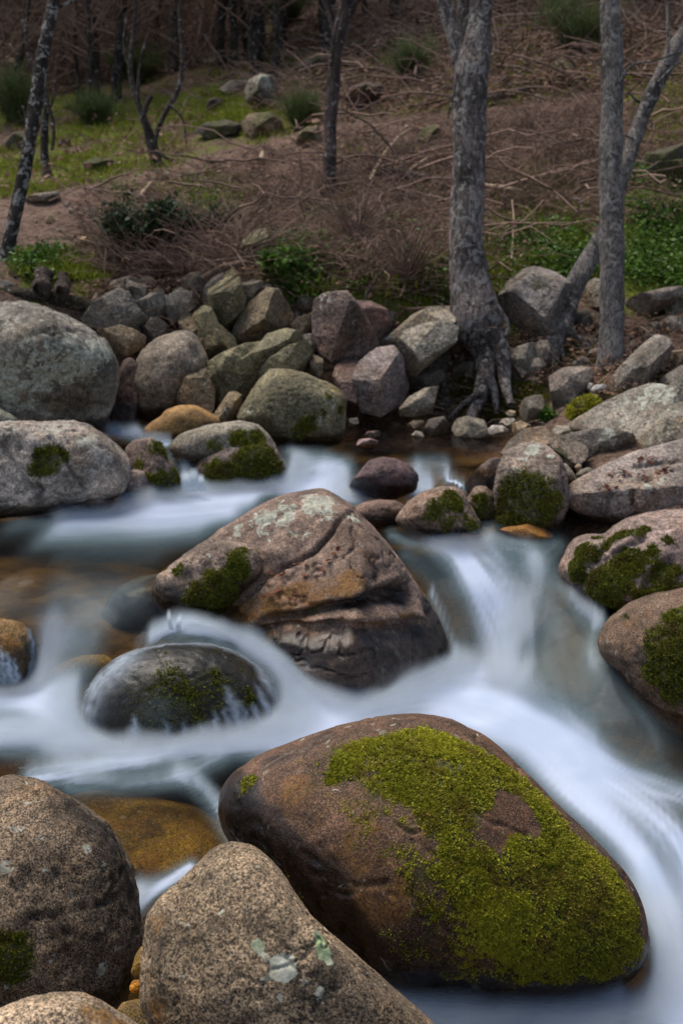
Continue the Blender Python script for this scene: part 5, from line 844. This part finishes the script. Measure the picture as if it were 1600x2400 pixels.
# ------------------------------------------------------------------ logs, sticks and stumps
def log(label, reg, p, d, mat, name='log', cat='log', ends=True, rough=.12):
    q = [(*(np.array(nat(reg, a, b)) * .98), r / REG[reg][2] * .98) for a, b, r in p]
    q = [(q[0][0], q[0][1], .4)] + q + [(q[-1][0], q[-1][1], .4)] if ends else q
    if np.isscalar(d) and d > 12.6: d = [ground_d((a / .98, b / .98)) - .42 for a, b, r in (q[1:-1] if ends else q)]; d = [min(v, d[0] * 1.12, d[-1] * 1.12) for v in d]
    dd = d if np.isscalar(d) else [d[0]] + list(d) + [d[-1]]
    a = np.array(q, float); n = max(14, 7 * len(a)); t = np.linspace(0, len(a) - 1, n); c = np.stack([np.interp(t, range(len(a)), a[:, k]) for k in range(3)], 1)
    ds = np.full(n, float(dd)) if np.isscalar(dd) else np.interp(t, range(len(a)), dd)
    ctr = EYE + rays(c[:, :2] / .98) * ds[:, None]; ctr += np.linspace(0, 1e-3, n)[:, None]; rad = c[:, 2] / .98 * ds / FPX; V, F = tubes(ctr[None], rad[None], 14)
    N = ctr.repeat(14, 0); V = V + (V - N) * (fbm(V * 8 + len(label), 3) * rough * 2)[:, None]; b = V.mean(0); b[2] = V[:, 2].min()
    return prop(mesh(name, V, F, mat, loc=b, attrs={'moss': np.full(len(V), .3 if 'moss' in label else 0)}), label, cat)
M_LOGM = bark('mossy_log', (.030, .024, .018), (.12, .095, .065), .2, 12, 1); M_LOGP = bark('peeled_log', (.16, .10, .07), (.34, .23, .17), .0, 20, 1); M_LOGD = bark('weathered_log', (.07, .05, .04), (.26, .19, .155), .2, 20, 1)
log('long dark mossy log lying along the top of the left bank', 'r3', [(-60, 172, 32), (100, 178, 34), (250, 198, 34), (380, 222, 32), (455, 240, 24)], 12.05, M_LOGM)
log('short cut log with a pale side resting on the left bank stones', 'r3', [(655, 158, 20), (700, 155, 22), (760, 152, 22), (775, 150, 21)], 12.3, M_LOGP)
log('charred dark stub lying right behind the pale cut log', 'r3', [(775, 145, 22), (800, 143, 20), (820, 146, 10)], 12.35, M_BARKD, rough=.3)
log('broken log with a pale lower end wedged above the dark pillar', 'r3', [(925, 105, 14), (960, 88, 16), (1020, 55, 16), (1080, 40, 17), (1125, 30, 15)], 11.85, M_LOGP, rough=.2)
log('wider of two old cut stumps on the left bank', 'r1', [(192, 1335, 44), (196, 1300, 38), (200, 1262, 35), (201, 1256, 33)], 12.8, M_LOGD, 'stump', 'stump', rough=.4)
log('narrower of two old cut stumps on the left bank', 'r1', [(291, 1335, 34), (290, 1300, 28), (288, 1262, 26), (287, 1256, 24)], 12.75, M_LOGD, 'stump', 'stump', rough=.4)
log('pale stick lying on the brush at the left of the slope', 'r1', [(622, 925, 8), (660, 880, 10), (692, 842, 9)], 15.2, M_PALE, 'stick', 'stick')
log('small pale stump on the path edge left of the middle tree', 'r1', [(1200, 735, 13), (1202, 720, 12), (1205, 700, 8)], 18.8, M_PALE, 'stump', 'stump')
log('long fallen log lying across the slope left of the furrowed tree', 'r2', [(190, 772, 12), (250, 790, 18), (330, 805, 18), (430, 825, 14), (520, 835, 12)], 15.4, M_LOGD)
log('thin end of a fallen log right of the furrowed tree', 'r2', [(640, 850, 10), (720, 862, 14), (790, 872, 10), (830, 875, 6)], 15.4, M_PALE)
log('long fallen trunk along the path edge behind the furrowed tree', 'r2', [(660, 458, 18), (760, 432, 18), (870, 408, 15), (960, 380, 12), (1030, 365, 8)], 20.5, M_LOGD)
log('branch slanting down to the fallen log from the left', 'r2', [(130, 830, 10), (160, 770, 8), (200, 700, 7), (260, 630, 6), (320, 590, 4)], 15.6, M_PALE, 'stick', 'stick')
log('crossed stick above the fallen log', 'r2', [(300, 790, 6), (350, 755, 8), (405, 718, 5)], 15.5, M_PALE, 'stick', 'stick')
log('reddish stick standing in the brush below the fallen log', 'r2', [(98, 935, 5), (115, 1010, 6), (135, 1080, 6), (150, 1120, 4)], 14.3, M_LOGD, 'stick', 'stick')
log('long thin dry branch arching over the brush right of the middle tree', 'r2', [(0, 500, 4), (130, 570, 5), (230, 680, 5), (320, 820, 5), (420, 930, 4), (480, 990, 3)], 14.9, M_LOGD, 'stick', 'stick')
log('thin bare sapling stem on the slope right of the furrowed tree', 'r2', [(780, 1190, 5), (786, 1100, 5), (790, 1000, 4), (782, 920, 4)], 13.9, M_PALE, 'stick', 'stick')
log('curved stick hanging over the dark faceted boulder', 'r4', [(95, 330, 5), (90, 260, 5), (115, 170, 5), (165, 100, 5), (215, 40, 4)], 11.7, M_BARKP, 'stick', 'stick')
log('flat broken plank of wood on top of the flat slab by the furrowed tree', 'r4', [(295, 245, 8), (350, 243, 9), (420, 240, 9), (470, 236, 6)], 11.75, M_LOGP, 'stick', 'stick')
log('pale stick at the right edge by the upright slab', 'r4', [(1515, 442, 7), (1560, 438, 7), (1620, 430, 6)], 10.6, M_PALE, 'stick', 'stick')
log('longer twig caught between the two foreground boulders', 'r7', [(652, 930, 4), (668, 980, 5), (680, 1060, 5), (686, 1130, 5), (686, 1178, 3)], 3.42, M_BARKP, 'twig', 'twig', rough=.2)
log('shorter twig leaning beside the longer twig between the foreground boulders', 'r7', [(686, 900, 5), (694, 960, 5), (692, 1030, 4), (694, 1088, 3)], 3.44, M_BARKP, 'twig', 'twig', rough=.2)
log('knot of bark stuck above the twigs between the foreground boulders', 'r7', [(655, 885, 7), (680, 880, 12), (705, 890, 12), (722, 885, 6)], 3.47, M_BARKD, 'bark_piece', 'bark', rough=.3)
# ------------------------------------------------------------------ undergrowth
def area(reg, poly, n, rs, y0=11.3, clump=None):           # n places on the ground inside a traced patch
    q = np.array(pts(reg, poly)); lo, hi = q.min(0), q.max(0); out = []
    while sum(map(len, out)) < n:
        p = rs.uniform(lo, hi, (n * 2, 2)); ins = np.zeros(len(p), bool)
        for a, b in zip(q, np.roll(q, -1, 0)):
            c = (a[1] > p[:, 1]) != (b[1] > p[:, 1])
            with np.errstate(divide='ignore', invalid='ignore'): ins ^= c & (p[:, 0] < (b[0] - a[0]) * (p[:, 1] - a[1]) / (b[1] - a[1]) + a[0])
        out.append(p[ins])
    q = hit_ground(np.vstack(out)[:n], y0=y0)
    return q if clump is None else q[fbm(q * [clump, clump, 0], 3) + .5 * fbm(q * [clump * 3.1, clump * 3.1, 0] + 7, 2) + rs.normal(0, .16, len(q)) > .02]
def twigs(places, rs, L=(.2, .7), r=.005, up=.35, bend=.12, K=5):
    n = len(places); az = rs.uniform(0, 6.28, n); d = np.stack([np.cos(az), np.sin(az), np.abs(rs.normal(0, up, n)) + .05], 1); d /= np.linalg.norm(d, axis=1)[:, None]
    l = rs.uniform(*L, n); t = np.linspace(-.15, 1, K); p = places[:, None] + d[:, None] * (l[:, None, None] * t[None, :, None]); w_ = np.cumsum(rs.normal(0, bend, (n, K, 3)), 1) * l[:, None, None] * .6; p = p + w_
    p[:, :, 2] -= (t ** 2)[None] * l[:, None] * .18; rr = r * rs.uniform(.5, 1.5, n)[:, None] * (1 - .6 * np.linspace(0, 1, K))[None]
    rr = rr * (np.linalg.norm(places - EYE, axis=1) / 14)[:, None]
    return tubes(p, rr, 3)
def leaves(places, rs, size, up=(.0, .2), per=5, spread=.08, droop=.5):
    n = len(places); b = places.repeat(per, 0) + rs.normal(0, spread, (n * per, 3)) * [1, 1, .5]; b[:, 2] += rs.uniform(*up, n * per); d = rs.normal(size=(n * per, 3)); d[:, 2] *= droop; d /= np.linalg.norm(d, axis=1)[:, None]
    q = np.cross(d, rs.normal(size=(n * per, 3)) * .5 + [0, 0, 1]); q /= np.linalg.norm(q, axis=1)[:, None]; s_ = size * rs.uniform(.5, 1.3, (n * per, 1))
    X = np.stack([b, b + d * s_ * .5 + q * s_ * .32, b + d * s_, b + d * s_ * .5 - q * s_ * .32], 1).reshape(-1, 3); return X, np.arange(len(X)).reshape(-1, 4)
def blades(places, rs, h, wd, per=4, spread=.05, lean=.5):
    n = len(places) * per; b = places.repeat(per, 0) + rs.normal(0, spread, (n, 3)) * [1, 1, .2]; d = rs.normal(0, lean, (n, 3)); d[:, 2] = 1; d /= np.linalg.norm(d, axis=1)[:, None]; az = rs.uniform(0, 6.28, n); q = np.stack([np.cos(az), np.sin(az), 0 * az], 1); hh = h * rs.uniform(.4, 1.3, (n, 1))
    X = np.stack([b - q * wd, b + q * wd, b + d * hh + np.array([0, 0, -.15]) * hh], 1).reshape(-1, 3); return X, np.arange(len(X)).reshape(-1, 3)
rs = np.random.default_rng(909)
SLOPE = '180,450 420,390 740,310 1000,270 1400,200 1900,120 1900,520 1300,520 1080,690 900,690 700,660 560,640 420,650 220,640 200,560'
pl = area('d', SLOPE, 9000, rs); V1 = twigs(pl, rs, (.12, .6), .0055, .35)
pl2 = area('d', '560,480 1050,300 1400,260 1400,460 1050,520 1040,680 830,680 640,600', 5000, rs); V2 = twigs(pl2, rs, (.2, .8), .0055, .6)
pl3 = area('d', '220,560 560,520 600,600 520,650 250,650', 1600, rs); V3 = twigs(pl3, rs, (.3, 1.0), .007, .7, .08)
pl4 = area('d', SLOPE, 130, rs); V4 = twigs(pl4 + [0, 0, .22], rs, (.6, 2.0), .014, .22, .05, 7); pl5 = area('d', '700,100 1560,0 1560,200 1000,260 740,290', 90, rs); V5 = twigs(pl5 + [0, 0, .2], rs, (.8, 2.6), .016, .22, .05, 7)
V, F = merge([V1, V2, V3, V4, V5]); prop(mesh('dry_brushwood', V, F, M_TWIG), kind='stuff')
pl = area('d', SLOPE, 7000, rs); V, F = leaves(pl, rs, .07, (0, .06), 2, .1, .4)
pb = area('d', '700,0 1560,-60 1560,180 1000,260 740,290 560,250', 3500, rs); W_, G_ = leaves(pb, rs, .13, (0, .1), 2, .2, .4); V, F = merge([(V, F), (W_, G_)]); pb = area('d', '0,170 430,170 560,230 420,380 250,420 0,450', 1600, rs, clump=.5); W_, G_ = leaves(pb, rs, .11, (0, .14), 2, .2, .5); V, F = merge([(V, F), (W_, G_)]); prop(mesh('leaf_litter', V, F, M_DRYL, flat=True), kind='stuff')
pb = area('d', '430,120 900,40 1560,-60 1560,180 1000,260 740,290 560,250', 2600, rs); V, F = twigs(pb, rs, (.3, 1.3), .010, .5); pc = area('d', '-20,250 520,150 560,10 -20,60', 5200, rs); V2 = twigs(pc, rs, (.5, 2.6), .009, 1.6, .1); pd = area('d', '0,230 420,230 560,250 420,380 250,420 0,450', 350, rs, clump=.6); V3 = twigs(pd, rs, (.2, .9), .007, .9, .12); V, F = merge([(V, F), V2, V3]); prop(mesh('undergrowth', V, F, M_TWIG), kind='stuff')
ps = [area('d', a, n, rs, clump=c_) for a, n, c_ in [('-20,290 200,280 330,290 440,330 420,385 330,400 250,420 120,440 0,460', 8500, .55), ('420,270 470,225 560,220 580,270 500,310 430,310', 2600, .7), ('540,280 620,250 700,240 730,290 580,340', 1300, .6), ('1090,520 1200,480 1330,510 1400,640 1200,690 1100,690', 3000, .9), ('600,560 720,560 760,680 640,660', 1500, 1.2), ('40,570 180,580 250,650 60,640', 1300, 1.2), ('820,600 1040,580 1050,700 860,690', 1500, 1.2), ('860,120 1000,90 1020,180 880,200', 1100, .5), ('1420,160 1568,130 1568,330 1480,330', 900, .5), ('1050,120 1350,80 1350,190 1060,240', 1300, .45), ('560,60 760,20 740,230 560,200', 1200, .45), ('0,180 420,180 400,290 0,290', 2600, .35), ('700,100 1000,60 1050,260 760,280', 1800, .5), ('1050,60 1500,20 1568,200 1050,260', 2600, .4), ('440,140 720,120 720,280 440,280', 1800, .45), ('1120,400 1400,330 1400,520 1120,540', 1100, .7), ('240,440 560,400 700,560 500,560 300,560', 900, .9), ('740,330 1030,330 1030,560 760,560', 900, .8)]]
V, F = blades(np.vstack(ps), rs, .13, .010, 4, .10, .7); prop(mesh('grass', V, F, M_GRASS, flat=True), kind='stuff')
ps = [area('d', a, n, rs, clump=1.0) for a, n in [('1420,390 1850,370 1850,690 1420,680', 8600), ('1110,540 1370,500 1390,630 1120,690', 2600), ('580,550 700,550 760,650 680,720 590,640', 1500), ('60,590 140,580 150,640 60,640', 900), ('900,660 1040,660 1040,705 900,710', 500), ('680,480 1010,540 1010,680 800,690', 1300), ('230,430 500,400 560,560 240,580', 700)]]
V, F = leaves(np.vstack(ps), rs, .055, (.0, .10), 5, .09, .6); prop(mesh('ground_ivy', V, F, M_IVY, flat=True), kind='stuff')
# moss and dark soil cushions with roots at the foot of the furrowed tree, twigs on the shore
ps = area('r4', '480,590 620,520 900,520 970,640 900,750 540,750', 3200, rs, 9.6, 1.6); V, F = blades(ps, rs, .05, .008, 8, .05, .8); prop(mesh('bank_moss', V, F, M_MOSSD, flat=True), kind='stuff')
ps = area('r4', '190,700 520,660 900,720 900,800 480,800 210,790', 110, rs, 9.6); V, F = twigs(ps + [0, 0, .05], rs, (.15, .5), .006, .3, .15); prop(mesh('shore_twigs', V, F, M_PALE), kind='stuff')
# shrubs: each a thing with stems and foliage
def shrub(label, reg, base, h, wd, d, mat, n, leaf, name='shrub', cat='shrub', up=1.0, stems=40, leafy_=True):
    d = ground_d(nat(reg, *base)) if d > 12.2 else d
    p = at_d([nat(reg, *base)], d)[0]; p[2] = float(ground_z([p[0]], [p[1]])[0]) if abs(float(ground_z([p[0]], [p[1]])[0]) - p[2]) < 1.2 else p[2]
    k = REG[reg][2] * FPX / d; H_, W_ = h / k, wd / k; e = prop(empty(name, p), label, cat)
    az = rs.uniform(0, 6.28, stems); t = np.linspace(0, 1, 7); tip = np.stack([np.cos(az) * rs.uniform(.2, 1, stems) * W_, np.sin(az) * rs.uniform(.2, 1, stems) * W_, rs.uniform(.5, 1, stems) * H_], 1)
    path = p + tip[:, None] * np.stack([t ** (1 / up), t ** (1 / up), t], 1)[None] + np.cumsum(rs.normal(0, .03 * H_, (stems, 7, 3)), 1) * t[None, :, None]
    path[:, :, 2] -= (.25 * H_ * t ** 3)[None] * rs.uniform(0, 1, stems)[:, None]
    V, F = tubes(path, (.010 * (1 - .7 * t))[None].repeat(stems, 0) * d / 14, 3); mesh('stems', V, F, M_TWIG, parent=e, loc=p)
    if leafy_:
        i, j = rs.integers(0, stems, n), rs.integers(1, 7, n); f = rs.random((n, 1)); b = path[i, j] * f + path[i, j - 1] * (1 - f)
        if leaf > .2: V, F = blades(b, rs, leaf * rs.uniform(.5, 1.4, (len(b) * 3, 1)), .006 * d / 20, 3, .09 * H_, .8)
        else: V, F = leaves(b, rs, leaf, (0, .02), 3, .05 * H_, 1)
        mesh('foliage', V, F, mat, parent=e, loc=p, flat=True)
    return e
shrub('low dark bramble bush with small green leaves on the left of the slope', 'd', (330, 590), 140, 130, 13.9, M_BRAM, 2600, .07, 'bramble_bush', 'bush', stems=70)
shrub('smaller bramble tangle at the right of the low bramble bush', 'd', (460, 560), 90, 90, 14.4, M_BRAM, 1000, .06, 'bramble_bush', 'bush', stems=60)
shrub('dead bush of bare reddish stems below the bramble bush', 'd', (430, 650), 90, 120, 12.9, M_BRAM, 0, .05, 'dead_bush', 'bush', stems=90, leafy_=False)
shrub('dead bush of bare stems left of the furrowed tree', 'd', (930, 660), 150, 120, 13.2, M_BRAM, 0, .05, 'dead_bush', 'bush', stems=110, leafy_=False)
shrub('dead bush spreading over the slope left of the fallen log', 'd', (820, 560), 130, 110, 14.2, M_BRAM, 0, .05, 'dead_bush', 'bush', stems=90, leafy_=False)
shrub('green leafy plant hanging over the wide smooth rock face', 'd', (660, 660), 90, 60, 12.4, M_IVY, 900, .075, 'leafy_plant', 'plant')
shrub('dark green broom bush beside the middle tree', 'd', (690, 300), 70, 50, 22, M_BROOM, 800, .5, 'broom_bush', 'bush')
shrub('round green broom bush on the grass at the left', 'd', (215, 295), 75, 65, 25, M_BROOM, 800, .5, 'broom_bush', 'bush')
shrub('tall broom bush at the far left edge', 'd', (40, 290), 130, 70, 27, M_BROOM, 900, .6, 'broom_bush', 'bush')
shrub('pale green broom bush on the hill left of the furrowed tree', 'd', (935, 190), 90, 70, 23, M_BROOM, 700, .5, 'broom_bush', 'bush')
shrub('broom bush in the middle of the wood edge', 'd', (320, 200), 80, 80, 32, M_BROOM, 1300, .6, 'broom_bush', 'bush')
shrub('broom bush high on the hill at the top centre', 'd', (655, 60), 60, 60, 33, M_BROOM, 1200, .6, 'broom_bush', 'bush')
shrub('dark green bush at the top right corner of the hill', 'd', (1330, 130), 150, 110, 25, M_BROOM, 1400, .5, 'broom_bush', 'bush')
shrub('tuft of bright grass between the shore and the long low rock', 'r4', (1050, 825), 45, 55, 9.75, M_GRASS, 260, .22, 'grass_tuft', 'grass tuft', stems=14)
shrub('small green plant beside the square standing stone', 'r4', (940, 720), 60, 45, 10.75, M_IVY, 160, .06, 'leafy_plant', 'plant', stems=16)
# dead leaves on the rocks
def litter(lab, spots, n, size, mat, name):
    o, V = ROCKS[lab]; P = []
    for reg, x, y, r in spots:
        for _ in range(n):
            a, q = rs.uniform(0, 6.28), r * math.sqrt(rs.random()); P.append(pick(V, nat(reg, x + q * math.cos(a), y + q * math.sin(a) * .5)))
    P = np.array(P) + [0, -.003, .008]; return leaves(P, rs, size, (0, .006), 1, .004, .25)
a = litter('big central boulder with pale lichen on its peak and dark ledges below', [('c', 980, 400, 90), ('c', 740, 430, 60), ('c', 820, 490, 60), ('c', 620, 480, 40), ('c', 640, 620, 50), ('c', 740, 595, 30), ('c', 560, 580, 40)], 5, .05, M_DRYL, 'leaves')
M_RED = leafy('red_leaves', (.07, .022, .012), (.20, .075, .04), .8)
b = litter('broad flat topped slab with red leaf litter at the right edge', [('m', 1140, 320, 60), ('m', 1290, 340, 50), ('m', 1060, 420, 40), ('m', 1440, 300, 40), ('m', 1320, 220, 50)], 16, .045, M_RED, 'leaves')
V, F = merge([a, b]); prop(mesh('fallen_leaves', V, F, M_RED, flat=True), kind='stuff')

# broken stone filling the gaps of the bank and the shore
def rubble(places, rs, lo, hi):
    I, Fi = ico(2); Vs, Fs, n0 = [], [], 0
    for q in places:
        r = rs.uniform(lo, hi) * (1 if rs.random() < .8 else 1.7); V = I * rs.uniform(.6, 1.2, 3) * r
        for _ in range(5):
            v = rs.normal(size=3); v /= np.linalg.norm(v); d = V @ v; h = d.max() * rs.uniform(.45, .8); V = V - v * np.maximum(d - h, 0)[:, None]
        V = V + I * (r * .08 * perlin(I * 1.7 + q * 9))[:, None]; Vs.append(V + q + [0, 0, r * .2]); Fs.append(Fi + n0); n0 += len(I)
    return np.vstack(Vs), np.vstack(Fs)
pa = np.vstack([area('r3', '440,160 900,150 1330,180 1420,300 1430,480 1000,560 600,480 450,420', 130, rs, 9.6), area('r4', '0,480 300,300 720,400 1300,350 1568,300 1568,420 1200,500 1000,540 700,700 200,760 0,700', 80, rs, 9.6)])
V, F = rubble(pa, rs, .05, .13); pa = area('r4', '0,740 300,720 520,690 760,720 960,760 900,840 500,840 200,820', 140, rs, 9.4); W_, G_ = rubble(pa, rs, .018, .05); V, F = merge([(V, F), (W_, G_)])
o = mesh('rubble', V, F, M_ROCK, flat=True); o.color = (.14, .115, .092, 1); prop(o, kind='stuff')
pa = np.vstack([area('d', '60,470 260,460 260,620 100,640', 26, rs), area('d', '250,420 740,300 1400,190 1560,480 1100,560 500,520', 70, rs)]); V, F = rubble(pa, rs, .02, .06); o = mesh('scattered_stones', V, F, M_ROCK, flat=True); o.color = (.26, .21, .165, 1); prop(o, kind='stuff')

# litter, moss and twigs packed between the bank stones
gp = np.vstack([area('r3', '420,150 900,130 1330,160 1430,300 1430,520 1000,600 600,500 440,420', 1500, rs, 9.8), area('r4', '0,470 300,300 720,380 1300,330 1568,280 1568,620 1250,700 1000,620 700,720 200,760 0,700', 1900, rs, 9.8)])
V, F = leaves(gp, rs, .055, (0, .10), 3, .08, .4); prop(mesh('bank_litter_leaves', V, F, M_DRYL, flat=True), kind='stuff')
V, F = twigs(gp[::7] + [0, 0, .06], rs, (.15, .6), .006, .4, .12); prop(mesh('bank_twig_debris', V, F, M_TWIG), kind='stuff')
q = gp[fbm(gp * 1.5, 3) > .08]; V, F = blades(q, rs, .06, .008, 9, .07, .8); prop(mesh('bank_stone_moss', V, F, M_MOSSD, flat=True), kind='stuff')
